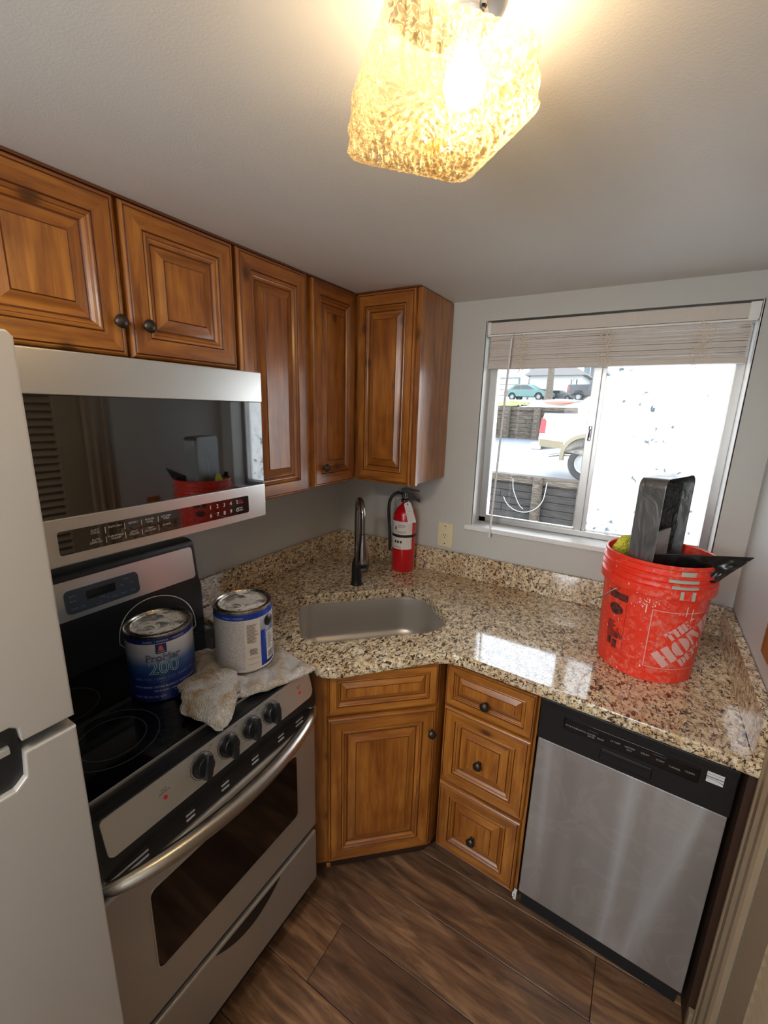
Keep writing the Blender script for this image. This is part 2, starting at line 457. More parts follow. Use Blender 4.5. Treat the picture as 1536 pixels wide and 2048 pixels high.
b = B(); b.box(1.219, WX1 - 0.024, 0.118, 0.121, WZ0 + 0.028, WZ1 - 0.028); obj('window_pane', b, M_fog, sR, label='fogged white pane with wipe marks')
b = B(); b.box(1.185, 1.197, 0.080, 0.0925, 1.575, 1.635, 0.003); b.tube([(1.191, 0.080, 1.62), (1.191, 0.068, 1.605), (1.191, 0.072, 1.59)], 0.004, 8)
obj('latch', b, M_chrome, sL, label='metal sash latch')
# white reveal lining and sill
b = B(); b.box(WX0 - 0.004, WX0 + 0.002, 0.0, fy0, WZ0 - 0.002, WZ1 + 0.002, 0.001); struct('trim_1', b, M_white)
b = B(); b.box(WX1 - 0.002, WX1 + 0.004, 0.0, fy0, WZ0 - 0.002, WZ1 + 0.002, 0.001); struct('trim_2', b, M_white)
b = B(); b.box(WX0 - 0.03, WX1 + 0.03, -0.022, 0.0, WZ0 - 0.022, WZ0, 0.004); b.box(WX0, WX1, -0.002, fy0 + 0.004, WZ0 - 0.02, WZ0, 0.001); struct('trim_3', b, M_white)
# unseen window added behind the camera to let in fill daylight
w2 = B(); x0, x1, z0, z1 = 1.02, 1.60, 0.88, 2.03
w2 = frame_bm(x0, x1, z0, z1, YB - 0.08, YB - 0.03, (0.05, 0.05, 0.05, 0.05)); w2.box(x0, x1, YB - 0.08, YB - 0.03, 1.43, 1.47, 0.003)
wf2 = struct('fill_window', w2, M_white)
b = B(); b.box(x0 + 0.05, x1 - 0.05, YB - 0.057, YB - 0.053, z0 + 0.05, z1 - 0.05); obj('window_pane', b, M_glass, wf2)

# ------------------------------------------------------------------ raised panel fronts
PROF = [(0.0, 0.0, 0), (0.0, 0.012, 0), (0.0022, 0.0165, 0), (0.006, 0.0192, 0), (0.0085, 0.0192, 0), (0.0100, 0.0178, 1), (0.0120, 0.0198, 1),
        (0.048, 0.0200, 0), (0.0497, 0.0172, 1), (0.0515, 0.0188, 1), (0.0555, 0.0200, 0), (0.0590, 0.0176, 0), (0.0606, 0.0160, 1), (0.0640, 0.0150, 0), (0.0690, 0.0105, 0), (0.0712, 0.0085, 1), (0.0735, 0.0085, 1),
        (0.0860, 0.0125, 0), (0.0990, 0.0168, 0), (0.1006, 0.0160, 1), (0.1016, 0.0182, 1)]
def raised_panel(w, h, k=1.0, kz=None):
    kz = kz or k; q = B(); R = []
    for i_, d, g_ in PROF:
        a, c = i_ * k, i_ * kz
        R.append([q.b.verts.new(p) for p in ((a, -d, c), (w - a, -d, c), (w - a, -d, h - c), (a, -d, h - c))])
    for i in range(len(R) - 1):
        gz = PROF[i + 1][2]
        for j in range(4):
            f = q.b.faces.new((R[i][j], R[i][(j + 1) % 4], R[i + 1][(j + 1) % 4], R[i + 1][j]))
            f.material_index = 2 if gz else (1 if j in (0, 2) else 0)
    q.b.faces.new(R[-1]).material_index = 0
    q.b.faces.new(list(reversed(R[0]))).material_index = 0
    return q
def knob_bm():
    q = B(); q.lathe([(0.0075, 0), (0.0075, 0.003), (0.0055, 0.006), (0.0055, 0.011), (0.0105, 0.014), (0.0148, 0.018), (0.0152, 0.022), (0.0125, 0.026), (0.0075, 0.0285), (0.0, 0.029)], 20, M=Matrix.Rotation(pi / 2, 4, 'X'), caps=(True, False)); return q
KNOB = mesh(knob_bm(), 'knob', M_bronze)
def front(name, parent, x, z, w, h, k=1.0, kz=None, knob=None, y=0.0, rz=0.0, label=None):
    o = obj(name, raised_panel(w, h, k, kz), WOODS, parent, (x, y, z), (0, 0, rz), smooth=22, label=label)
    if knob: obj('knob', KNOB, parent=o, loc=(knob[0], -0.0195, knob[1]), label='round bronze knob')
    return o
R90 = pi / 2
FX = 0.302                                           # face of the upper boxes on the left wall
# two-door cabinet above the microwave
c = thing('wall_cabinet', 'two-door honey wood cabinet directly above the microwave, raised square panels', 'cabinet', (FX, -1.566, 1.79), R90, 'honey wood wall cabinets')
b = B(); b.box(0, 0.645, 0.002, 0.30, -0.005, 0.331); obj('body', b, [M_woodh], c)
front('door', c, 0.0, -0.008, 0.312, 0.336, knob=(0.292, 0.074), label='left door with knob in its lower right corner')
front('door', c, 0.322, -0.008, 0.312, 0.336, knob=(0.036, 0.074), label='right door with two dark knots')
# single tall door
c = thing('wall_cabinet', 'narrow tall one-door wood cabinet right of the microwave, without a knob in view', 'cabinet', (FX, -0.920, 1.367), R90, 'honey wood wall cabinets')
b = B(); b.box(0, 0.310, 0.002, 0.30, 0.0, 0.754); obj('body', b, [M_woodv], c)
front('door', c, 0.001, 0.0, 0.300, 0.752, label='tall door with small knots')
# corner cabinet, L-shaped
c = thing('wall_cabinet', 'L-shaped corner wood cabinet with two tall doors meeting inside, above faucet and extinguisher', 'cabinet', (0.0, 0.0, 1.374), 0.0, 'honey wood wall cabinets')
poly = [(0.002, -0.002), (0.002, -0.606), (FX, -0.606), (FX, -FX), (0.606, -FX), (0.606, -0.002)]
b = B(); b.prism(poly, 0.006, 0.748, mat=0); obj('body', b, [M_woodv], c, label='body with smooth side panel')
front('door', c, FX, 0.0, 0.262, 0.746, 0.8, 1.0, knob=(0.050, 0.074), y=-0.588, rz=R90, label='left leaf with small knob')
front('door', c, 0.326, 0.0, 0.262, 0.746, 0.8, 1.0, y=-FX)
b = B(); b.box(0.589, 0.610, -FX - 0.003, -FX + 0.02, 0.0, 0.748, 0.002); obj('face_stile', b, [M_woodv], c)
# wavy seam of wood chips/caulk above the doors
b = B(); b.box(0.003, FX + 0.012, -1.566, -0.33, 2.1215, 2.1275, 0.001); b.box(0.003, 0.60, -FX - 0.012, -0.003, 2.1215, 2.1275, 0.001); struct('trim_4', b, M_glaze)

# ------------------------------------------------------------------ base cabinets
TH = -atan2(0.0559, 1.0)
SA = Vector((0.640, -0.9213)); SS = Vector((0.917, -0.667)); SD = (SS - SA).normalized(); SN = Vector((SD.y, -SD.x)); SANG = atan2(SD.y, SD.x)
fa = SA - SN * 0.02                                   # face-frame line of the sink cabinet
c = thing('sink_cabinet', 'corner sink base cabinet set diagonally, with a false drawer front over one door', 'cabinet', (fa.x, fa.y, 0.0), SANG, 'honey wood base cabinets')
Lw = (SS - SA).length
def loc2(x, y):                                      # world -> local of the diagonal cabinet
    v = Vector((x, y)) - fa; return (v.dot(SD), v.dot(-SN))
body = [loc2(*p) for p in ((0.03, -0.03), (0.03, -0.945), (0.560, -0.948))] + [(-0.035, 0.0), (Lw + 0.010, 0.0)] + [loc2(*p) for p in ((0.916, -0.60), (0.916, -0.03))]
sh = []                                              # carcass is an open-topped shell so that the bowl hangs free inside it
bd = B()
inn = inset(body, 0.018)
bd.rings([[(x, y, 0.095) for x, y in body], [(x, y, 0.872) for x, y in body], [(x, y, 0.872) for x, y in inn], [(x, y, 0.113) for x, y in inn]], True, (True, True))
obj('body', bd, [M_woodv], c)
b = B(); b.prism([loc2(*p) for p in ((0.04, -0.04), (0.04, -0.93), (0.545, -0.93))] + [(0.0, 0.05), (Lw, 0.05)] + [loc2(*p) for p in ((0.90, -0.55), (0.90, -0.04))], 0.0, 0.095); obj('toe_kick', b, M_toe, c)
front('drawer_front', c, 0.004, 0.708, Lw - 0.006, 0.157, 0.62, 0.62, label='false drawer front')
front('door', c, 0.004, 0.108, Lw - 0.006, 0.588, 0.95, 1.0, knob=(0.352, 0.500), label='door with knob near its top right corner')
b = B(); b.box(-0.034, Lw + 0.012, -0.003, 0.0, 0.094, 0.108, 0.001); b.box(-0.002, 0.012, -0.0225, -0.018, 0.094, 0.108); obj('bottom_rail', b, [M_woodh], c)

O3 = Vector((0.9262, -0.6335)); ux = Vector((cos(TH), sin(TH))); un = Vector((-sin(TH), cos(TH)))
f3 = O3 + un * 0.02
c = thing('drawer_cabinet', 'three-drawer wood base cabinet between the sink cabinet and the dishwasher', 'cabinet', (f3.x, f3.y, 0.0), TH, 'honey wood base cabinets')
b = B(); b.box(-0.004, 0.306, 0.0, 0.57, 0.088, 0.872); obj('body', b, [M_woodv], c)
b = B(); b.box(0.0, 0.304, 0.055, 0.56, 0.0, 0.088); obj('toe_kick', b, M_toe, c)
front('drawer', c, 0.0, 0.698, 0.300, 0.157, 0.62, 0.62, knob=(0.147, 0.062), label='shallow top drawer')
front('drawer', c, 0.0, 0.390, 0.298, 0.300, 0.92, 0.92, knob=(0.142, 0.140), label='deep middle drawer')
front('drawer', c, 0.0, 0.088, 0.296, 0.290, 0.92, 0.92, knob=(0.142, 0.124), label='deep bottom drawer')

# ------------------------------------------------------------------ granite top with the bowl cut-out
Z = 0.914
def arc(cx, cy, r, a0, a1, n):
    return [(cx + r * cos(radians(a0 + (a1 - a0) * k / n)), cy + r * sin(radians(a0 + (a1 - a0) * k / n))) for k in range(n + 1)]
def smooth_corner(p0, p, p1, r, n=6):
    p0, p, p1 = Vector(p0), Vector(p), Vector(p1); a = p + (p0 - p).normalized() * r; c_ = p + (p1 - p).normalized() * r
    return [tuple((a * (1 - t) ** 2 + p * 2 * t * (1 - t) + c_ * t * t)) for t in [k / n for k in range(n + 1)]]
out = [(0.002, -0.002), (0.002, -0.950)]
out += smooth_corner((0.002, -0.950), (0.672, -0.962), (0.93, -0.672), 0.055)
out += smooth_corner((0.672, -0.962), (0.938, -0.660), (W, -0.704), 0.075, 8)
out += [(W - 0.002, -0.704), (W - 0.002, -0.002)]
U = Vector((0.7071, 0.7071)); V_ = Vector((0.7071, -0.7071))
def uv(u, v): q = U * u + V_ * v; return (q.x, q.y)
hole = [uv(x, y) for x, y in rrect(-0.268, 0.280, 0.612, 0.996, [0.085, 0.085, 0.12, 0.12][::-1], 7)]
cb = bmesh.new()
def loop(poly, z): return [cb.verts.new((x, y, z)) for x, y in poly]
def strip(A_, B_):
    n = len(A_)
    for i in range(n): cb.faces.new((A_[i], A_[(i + 1) % n], B_[(i + 1) % n], B_[i]))
e0 = loop(inset(out, 0.009), Z); e1 = loop(inset(out, 0.003), Z - 0.003); e2 = loop(out, Z - 0.010); e3 = loop(out, Z - 0.030); e4 = loop(inset(out, 0.004), Z - 0.038); e5 = loop(inset(out, 0.012), Z - 0.040)
for a_, b_ in ((e0, e1), (e1, e2), (e2, e3), (e3, e4), (e4, e5)): strip(a_, b_)
hh0 = loop(inset(hole, -0.004), Z); hh1 = loop(hole, Z - 0.004); hh2 = loop(hole, Z - 0.040)
strip(hh0, hh1); strip(hh1, hh2)
def fill(o_, h_):
    es = []
    for L in (o_, h_):
        for i in range(len(L)):
            e = cb.edges.get((L[i], L[(i + 1) % len(L)])) or cb.edges.new((L[i], L[(i + 1) % len(L)])); es.append(e)
    bmesh.ops.triangle_fill(cb, use_beauty=True, use_dissolve=False, edges=es)
fill(e0, hh0); fill(e5, hh2)
ct = obj('countertop', cb, M_granite, smooth=40)
tag(ct, 'speckled beige granite worktop with a diagonal front and sink cut-out', 'countertop')
def splash(name, poly, label):
    q = B(); q.prism(poly, Z + 0.0005, 1.027, bev=0.003, seg=2); o = obj(name, q, M_granite); tag(o, label, 'backsplash', 'granite backsplash strips'); return o
splash('backsplash', [(0.002, -0.948), (0.022, -0.948), (0.022, -0.024), (0.002, -0.024)], 'low granite backsplash along the left wall behind range and faucet')
splash('backsplash', [(0.002, -0.022), (W - 0.002, -0.022), (W - 0.002, -0.002), (0.002, -0.002)], 'long granite backsplash under the window, behind extinguisher and bucket')
splash('backsplash', [(W - 0.028, -0.695), (W - 0.002, -0.695), (W - 0.002, -0.024), (W - 0.028, -0.024)], 'short granite side splash on the right wall beside the bucket')
# sink bowl
sk = B(); base_h = list(rrect(-0.268, 0.280, 0.612, 0.996, [0.085, 0.085, 0.12, 0.12][::-1], 7))
rings = []
for d, z in ((-0.012, 0.8735), (0.0, 0.8735), (0.001, 0.868), (0.004, 0.80), (0.007, 0.735), (0.016, 0.712), (0.034, 0.700), (0.10, 0.694)):
    rings.append([(*uv(x, y), z) for x, y in inset(base_h, d)])
sk.rings(rings, True, (False, True)); 
rings = [[(*uv(x, y), z) for x, y in inset(base_h, d)] for d, z in ((-0.012, 0.8735), (-0.004, 0.870), (0.0, 0.80), (0.003, 0.735), (0.03, 0.697), (0.10, 0.691))]
sk.rings(rings, True, (False, True))
so = obj('sink', sk, M_sink, smooth=50); tag(so, 'undermount stainless steel sink bowl with rounded corners in the granite', 'sink')
b = B(); cu, cv = uv(0.0, 0.80)
b.lathe([(0.045, 0.6945), (0.044, 0.698), (0.036, 0.698), (0.032, 0.6955), (0.0, 0.695)], 28, M=T(cu, cv, 0), caps=(True, False)); obj('drain', b, M_chrome, so)
# ------------------------------------------------------------------ microwave over the range
def plate_yz(x0, x1, poly, mat=0, bev=0.0, q=None):   # polygon given in (y, z), extruded in x
    q = q or B(); Mx = Matrix(((0, 0, 1, 0), (1, 0, 0, 0), (0, 1, 0, 0), (0, 0, 0, 1)))
    q.prism(poly, x0, x1, M=Mx, mat=mat, bev=bev); return q
MY0, MY1 = -1.558, -0.919
mw = thing('microwave', 'stainless over-range microwave with dark glass door and bottom touch panel', 'microwave', (0.0, 0.0, 1.343))
def mo(name, q, m, **k): return obj(name, q, m, mw, (0, 0, -1.343), **k)
b = B(); b.box(0.004, 0.372, MY0 + 0.002, MY1 - 0.004, 1.352, 1.768, 0.003); mo('body', b, M_blkm)
b = B(); b.box(0.374, 0.401, MY0, MY1, 1.688, 1.773, 0.003); d = mo('door_top_band', b, M_steel)
b = B(); b.box(0.374, 0.3965, MY0, MY1, 1.444, 1.688, 0.001); mo('door_glass', b, M_mwg, label='glossy dark glass')
b = B(); b.box(0.374, 0.401, MY0, MY1, 1.343, 1.444, 0.003); dlow = mo('control_band', b, M_steel)
b = plate_yz(0.400, 0.4022, rrect(-1.484, -0.988, 1.366, 1.417, 0.005, 3)); cp = mo('touch_panel', b, M_mwg, label='black touch panel with white legends')
cp_loc = cp
MT = Matrix(((0, 0, 1, 0.4026), (1, 0, 0, 0), (0, 1, 0, 0), (0, 0, 0, 1)))
it = []
for i, ch in enumerate('12345'): it.append((ch, 0.0155, -1.121 + 0.0225 * i, 1.3985, 'CENTER'))
for i, ch in enumerate('67890'): it.append((ch, 0.0155, -1.121 + 0.0225 * i, 1.3755, 'CENTER'))
lab = [(-1.414, ('AUTO', 'COOK'), ('AUTO', 'DEFROST')), (-1.372, ('POPCORN', ''), ('TURNTABLE', 'ON/OFF')), (-1.331, ('REHEAT', ''), ('LIGHT', 'ON/OFF')), (-1.292, ('POWER', 'LEVEL'), ('VENT', 'HI/LO/OFF')), (-1.250, ('KITCHEN', 'TIMER'), ('CLOCK', ''))]
for yy, (a1, a2), (b1, b2) in lab:
    it += [(a1, 0.0062, yy, 1.4045, 'CENTER'), (a2 or ' ', 0.0062, yy, 1.3985, 'CENTER'), (b1, 0.0062, yy, 1.383, 'CENTER'), (b2 or ' ', 0.0062, yy, 1.377, 'CENTER')]
it += [('STOP', 0.0062, -1.008 - 0.012, 1.4045, 'CENTER', 1), ('CLEAR', 0.0078, -1.008 - 0.012, 1.3975, 'CENTER', 1), ('START', 0.0062, -1.020, 1.383, 'CENTER'), ('ENTER', 0.0062, -1.020, 1.376, 'CENTER')]
flat_text('legend', it, [M_print, M_red_ink], cp, MT)
b = B()
for yy in (-1.393, -1.351, -1.312, -1.271):
    for zz in (1.402, 1.380): b.box(0.4023, 0.4027, yy - 0.0006, yy + 0.0006, zz - 0.007, zz + 0.007)
obj('legend', b, M_print, cp)
b = B(); b.box(0.12, 0.36, -1.24 - 0.16, -1.24 + 0.16, 1.3405, 1.3435); mo('vent_grille', b, M_blkm)

# ------------------------------------------------------------------ range
RY0, RY1 = -1.628, -0.976
RG = thing('range', 'free-standing stainless and black range with glass cooktop and bowed oven handle', 'range', (0.0, 0.0, 0.0))
def ro(name, q, m, parent=RG, **k): return obj(name, q, m, parent, **k)
b = B(); b.box(0.03, 0.600, RY0, RY1, 0.02, 0.895, 0.003); b.box(0.06, 0.58, RY0 + 0.02, RY1 - 0.02, 0.0, 0.02); ro('body', b, M_blkm)
b = B(); b.box(0.02, 0.606, RY0 - 0.002, RY1 + 0.006, 0.896, 0.914, 0.006, 3); top = ro('cooktop_rim', b, M_blk, label='black enamel rim')
b = B(); b.box(0.105, 0.572, RY0 + 0.018, RY1 - 0.014, 0.913, 0.9195, 0.002); cg = ro('cooktop_glass', b, M_blkg, label='black glass with grey burner rings')
b = B(); b.box(0.572, 0.576, RY0 + 0.018, RY1 - 0.014, 0.913, 0.9203, 0.001); obj('trim_strip', b, M_steel, cg, label='thin bright front strip')
M_ringm = simple('faint_grey_ring', rgb(58, 60, 64), 0.3)
def ring(cx, cy, r, w=0.0016):
    q = B(); q.lathe([(r - w, 0.9197), (r + w, 0.9197), (r + w, 0.9201), (r - w, 0.9201), (r - w, 0.9197)], 64, M=T(cx, cy, 0), caps=(False, False)); return q
for cx, cy, r in ((0.435, -1.450, 0.098), (0.435, -1.450, 0.070), (0.225, -1.460, 0.076), (0.215, -1.135, 0.100), (0.430, -1.140, 0.078)):
    obj('burner_ring', ring(cx, cy, r, 0.0012), M_ringm, cg)
# backguard
prof = [(0.022, 0.90), (0.105, 0.90), (0.104, 1.05), (0.092, 1.075), (0.076, 1.195), (0.068, 1.209), (0.050, 1.214), (0.022, 1.214)]
b = B(); MBG = Matrix(((1, 0, 0, 0), (0, 0, -1, 0), (0, 1, 0, 0), (0, 0, 0, 1)))   # (x, z) profile swept along -y
b.prism(prof, -(-0.958), -(RY0), M=MBG, bev=0.004); bgd = ro('backguard', b, M_blk, label='glossy black backguard')
# tilted steel fascia on it
def face_bg(y0, y1, s0, s1, r, h0, h1, n=4):
    """rounded plate on the sloping face; s runs up the slope from (0.092,1.075) to (0.076,1.195)"""
    a = Vector((0.0915, 1.078)); d_ = (Vector((0.0765, 1.193)) - a).normalized(); nn = Vector((d_.y, -d_.x))
    q = B(); pl = rrect(y0, y1, s0, s1, r, n)
    def P(h): return [(a.x + d_.x * s + nn.x * h, y, a.y + d_.y * s + nn.y * h) for y, s in pl]
    q.rings([P(h0), P(h1)], True, (True, True)); return q
fas = obj('fascia', face_bg(-1.60, -0.972, 0.003, 0.114, 0.012, -0.002, 0.0035), M_steel, bgd, label='brushed steel fascia')
obj('clock_panel', face_bg(-1.372, -1.168, 0.018, 0.086, 0.014, 0.003, 0.0055), M_panelg, bgd, label='slate grey rounded clock panel')
obj('display', face_bg(-1.318, -1.238, 0.047, 0.072, 0.002, 0.005, 0.0062), M_lcd, bgd, label='unlit display')
a = Vector((0.0915, 1.078)); d_ = (Vector((0.0765, 1.193)) - a).normalized(); nn = Vector((d_.y, -d_.x))
MF = Matrix(((0, d_.x, nn.x, a.x + nn.x * 0.0058), (1, 0, 0, 0), (0, d_.y, nn.y, a.y + nn.y * 0.0058), (0, 0, 0, 1)))
flat_text('legend', [('BAKE', 0.007, -1.352, 0.066, 'CENTER'), ('BROIL', 0.007, -1.352, 0.052, 'CENTER'), ('HOUR', 0.006, -1.352, 0.030, 'CENTER'), ('MIN', 0.006, -1.330, 0.030, 'CENTER'), ('TIMER', 0.006, -1.205, 0.070, 'CENTER'), ('ON', 0.006, -1.220, 0.055, 'CENTER'), ('OFF', 0.006, -1.190, 0.055, 'CENTER'), ('START', 0.006, -1.218, 0.030, 'CENTER'), ('STOP', 0.006, -1.190, 0.030, 'CENTER'), ('CLEAR', 0.006, -1.245, 0.030, 'CENTER'), ('TEMP', 0.006, -1.278, 0.040, 'CENTER')], [M_printd], bgd, MF)
b = B()
for sx_ in (-1.288, -1.268):
    sg = 1 if sx_ < -1.28 else -1
    b.tube([tuple(MF @ Vector((sx_ - 0.008, 0.030 - 0.005 * sg, 0))), tuple(MF @ Vector((sx_, 0.030 + 0.006 * sg, 0))), tuple(MF @ Vector((sx_ + 0.008, 0.030 - 0.005 * sg, 0)))], 0.0006, 6, closed=True)
obj('arrow_buttons', b, M_printd, bgd)
for row_ in range(3):
    for k in range(4):
        b = B(); b.box(0.1035, 0.1065, -1.46 - k * 0.035, -1.435 - k * 0.035, 0.945 + row_ * 0.016, 0.950 + row_ * 0.016, 0.001); obj('vent_slot', b, M_printd, bgd)
# sloping control panel
pa, pb = Vector((0.628, 0.915)), Vector((0.650, 0.832))
b = B(); prof = [(0.58, 0.80), (0.60, 0.914), (0.622, 0.917), (0.645, 0.829), (0.645, 0.800)]
b.prism(prof, -RY1, -RY0, M=MBG, bev=0.003); nose = ro('control_bezel', b, M_blk, label='black control bezel')
dn = (Vector((0.6455, 0.832)) - Vector((0.6235, 0.914))).normalized(); nn = Vector((-dn.y, dn.x)); pa = Vector((0.6225, 0.915))
def face_cp(pl, h0, h1, q=None, mat=0):
    q = q or B()
    def P(h): return [(pa.x + dn.x * s + nn.x * h, y, pa.y + dn.y * s + nn.y * h) for y, s in pl]
    q.rings([P(h0), P(h0 + (h1 - h0) * 0.7), [(pa.x + dn.x * s + nn.x * h1, y, pa.y + dn.y * s + nn.y * h1) for y, s in inset(pl, 0.0008)]], True, (True, True), mat); return q
pan = obj('control_panel', face_cp(rrect(-1.574, RY1 - 0.012, 0.002, 0.082, [0.024, 0.022, 0.014, 0.008], 6), -0.002, 0.003), M_steel, nose, label='brushed steel control panel')
MC = Matrix(((0, -dn.x, nn.x, pa.x + nn.x * 0.0034), (1, 0, 0, 0), (0, -dn.y, nn.y, pa.y + nn.y * 0.0034), (0, 0, 0, 1)))  # x->y axis, y-> up the slope
def knob_range():
    q = B()
    q.lathe([(0.0265, 0.0), (0.0265, 0.003), (0.0235, 0.006), (0.0225, 0.016), (0.0195, 0.019), (0.0, 0.0195)], 32, caps=(True, False))
    pl = [(-0.0055, -0.025), (0.0055, -0.025), (0.0085, -0.008), (0.0085, 0.010), (0.0045, 0.027), (-0.0045, 0.027), (-0.0085, 0.010), (-0.0085, -0.008)]
    q.prism(pl, 0.012, 0.034, bev=0.004); return q
KN = mesh(knob_range(), 'knob', M_blk, 40)
DIAL = B(); DIAL.lathe([(0.0288, 0), (0.0300, 0), (0.0300, 0.0004), (0.0288, 0.0004), (0.0288, 0)], 40, caps=(False, False))
for k in range(9):
    a_ = radians(-60 + 35 * k); DIAL.lathe([(0.0009, 0), (0.0009, 0.0004)], 6, M=T(0.034 * cos(a_), 0.034 * sin(a_), 0))
DIAL = mesh(DIAL, 'dial_marks', M_ink)
bs = Matrix(((0, -dn.x, nn.x), (1, 0, 0), (0, -dn.y, nn.y)))
for i, (ky, ang) in enumerate(((-1.362, -20), (-1.290, -8), (-1.219, -16), (-1.150, -10))):
    s_ = 0.040; P_ = (pa.x + dn.x * s_ + nn.x * 0.003, ky, pa.y + dn.y * s_ + nn.y * 0.003)
    k = obj('knob', KN, parent=nose, loc=P_); k.rotation_euler = (bs @ Matrix.Rotation(radians(ang), 3, 'Z')).to_euler()
    k = obj('dial_marks', DIAL, parent=nose, loc=P_); k.rotation_euler = bs.to_euler()
for ky in (-1.452, -1.040):
    q = B(); q.lathe([(0.0045, 0), (0.0045, 0.0012), (0.0, 0.0016)], 14, caps=(True, False)); 
    k = obj('indicator_lamp', q, M_red_ink, nose, loc=(pa.x + dn.x * 0.046 + nn.x * 0.003, ky, pa.y + dn.y * 0.046 + nn.y * 0.003)); k.rotation_euler = bs.to_euler()
flat_text('legend', [('HOT', 0.006, -1.452, -0.030, 'CENTER'), ('SURFACE', 0.006, -1.452, -0.036, 'CENTER'), ('OVEN', 0.006, -1.040, -0.030, 'CENTER'), ('ON', 0.006, -1.040, -0.036, 'CENTER')] +
          [(s_, 0.0055, ky + 0.026, -0.012, 'LEFT') for s_, ky in (('OFF', -1.362), ('OFF', -1.290), ('OFF', -1.219), ('OFF', -1.150))], [M_ink], nose, MC)
# vent strip above the door
b = B(); b.box(0.58, 0.634, RY0 + 0.004, RY1 - 0.002, 0.748, 0.808, 0.002); vs = ro('vent_strip', b, M_blkm, label='black vent strip')
for yc, wd_ in ((-1.535, 0.075), (-1.40, 0.022), (-1.305, 0.022), (-1.21, 0.022), (-1.115, 0.022), (-1.04, 0.030)):
    for k in range(3):
        q = B(); q.box(0.6335, 0.6362, yc - wd_ / 2, yc + wd_ / 2, 0.763 + k * 0.013, 0.7675 + k * 0.013, 0.0008); obj('vent_slot', q, M_print, vs)
# oven door
b = B(); b.box(0.602, 0.642, RY0 + 0.003, RY1, 0.338, 0.745, 0.008, 3); od = ro('oven_door', b, M_fridge, label='stainless oven door')
b = plate_yz(0.6405, 0.6438, rrect(-1.512, -1.063, 0.458, 0.682, 0.016, 5)); obj('door_rim', b, M_steel, od, label='thin bright rim round the window')
b = plate_yz(0.641, 0.6448, rrect(-1.509, -1.066, 0.461, 0.679, 0.014, 5)); obj('oven_window', b, M_oveng, od, label='dark oven window')
def bow(t): return 0.650 + 0.058 * (1 - (2 * t - 1) ** 2) ** 0.75
pts = [(bow(k / 28), RY0 + 0.030 + (RY1 - 0.018 - RY0 - 0.030) * k / 28, 0.792 - 0.010 * (1 - (2 * k / 28 - 1) ** 2)) for k in range(29)]
b = B(); b.tube(pts, [0.0095 + 0.0095 * (1 - (2 * k / 28 - 1) ** 2) ** 0.4 for k in range(29)], 16)
b.box(0.636, 0.656, RY0 + 0.022, RY0 + 0.044, 0.780, 0.802, 0.004); b.box(0.636, 0.656, RY1 - 0.030, RY1 - 0.010, 0.780, 0.802, 0.004)
obj('oven_handle', b, M_satin, od, smooth=60, label='bowed tubular steel handle')
# warming drawer
b = B(); b.box(0.602, 0.642, RY0 + 0.003, RY1, 0.112, 0.316, 0.007, 3); dr = ro('drawer', b, M_fridge, label='stainless storage drawer')
cres = [(-1.372 + 0.225 * k / 16, 0.307) for k in range(17)] + [(-1.372 + 0.225 * (1 - k / 16), 0.307 - 0.045 * (1 - (2 * k / 16 - 1) ** 2)) for k in range(1, 16)]
obj('drawer_pull', plate_yz(0.638, 0.6435, cres), M_blk, dr, label='black crescent finger pull')
b = B(); b.box(0.58, 0.630, RY0 + 0.005, RY1 - 0.003, 0.318, 0.336); b.box(0.55, 0.600, RY0 + 0.01, RY1 - 0.01, 0.02, 0.11); ro('gap_trim', b, M_blkm)

# ------------------------------------------------------------------ refrigerator
FY0, FY1 = -2.36, -1.645
fr_ = thing('refrigerator', 'tall top-freezer stainless refrigerator at the left edge of the picture', 'refrigerator', (0.0, 0.0, 0.0))
b = B(); b.box(0.04, 0.722, FY0, FY1 - 0.002, 0.03, 1.745, 0.004); b.box(0.08, 0.70, FY0 + 0.03, FY1 - 0.03, 0.0, 0.03); obj('body', b, M_blkm, fr_)
nx = -1.705
pu = rrect(FY0, FY1, 1.272, 1.750, 0.006, 3)
# freezer door with a notch for the pocket handle
pol = [(FY1, 1.272), (FY1, 1.744), (FY1 - 0.006, 1.750), (FY0 + 0.006, 1.750), (FY0, 1.744), (FY0, 1.272), (-1.93, 1.272)] + [(-1.93, 1.286), (-1.922, 1.297), (-1.712, 1.297), (nx + 0.001, 1.291), (nx + 0.003, 1.272)]
obj('freezer_door', plate_yz(0.727, 0.800, pol, bev=0.003), M_fridge, fr_, label='freezer door')
pol = [(FY1, 0.06), (FY1, 1.256), (nx + 0.003, 1.256), (nx, 1.222), (nx - 0.012, 1.211), (-1.92, 1.211), (-1.932, 1.222), (-1.935, 1.256), (FY0, 1.256), (FY0, 0.06)]
obj('fridge_door', plate_yz(0.727, 0.800, pol, bev=0.003), M_fridge, fr_, label='fresh-food door')
b = B(); b.box(0.724, 0.791, -1.934, nx + 0.002, 1.212, 1.296, 0.002); b.box(0.724, 0.770, FY0 + 0.01, FY1 - 0.008, 1.2575, 1.2705, 0.001); hp = obj('handle_pocket', b, M_blk, fr_, label='black recessed handle pocket')
b = B(); b.box(0.785, 0.797, -1.925, -1.714, 1.262, 1.272, 0.001); obj('handle_strip', b, M_steel, hp, label='steel strip in the pocket')

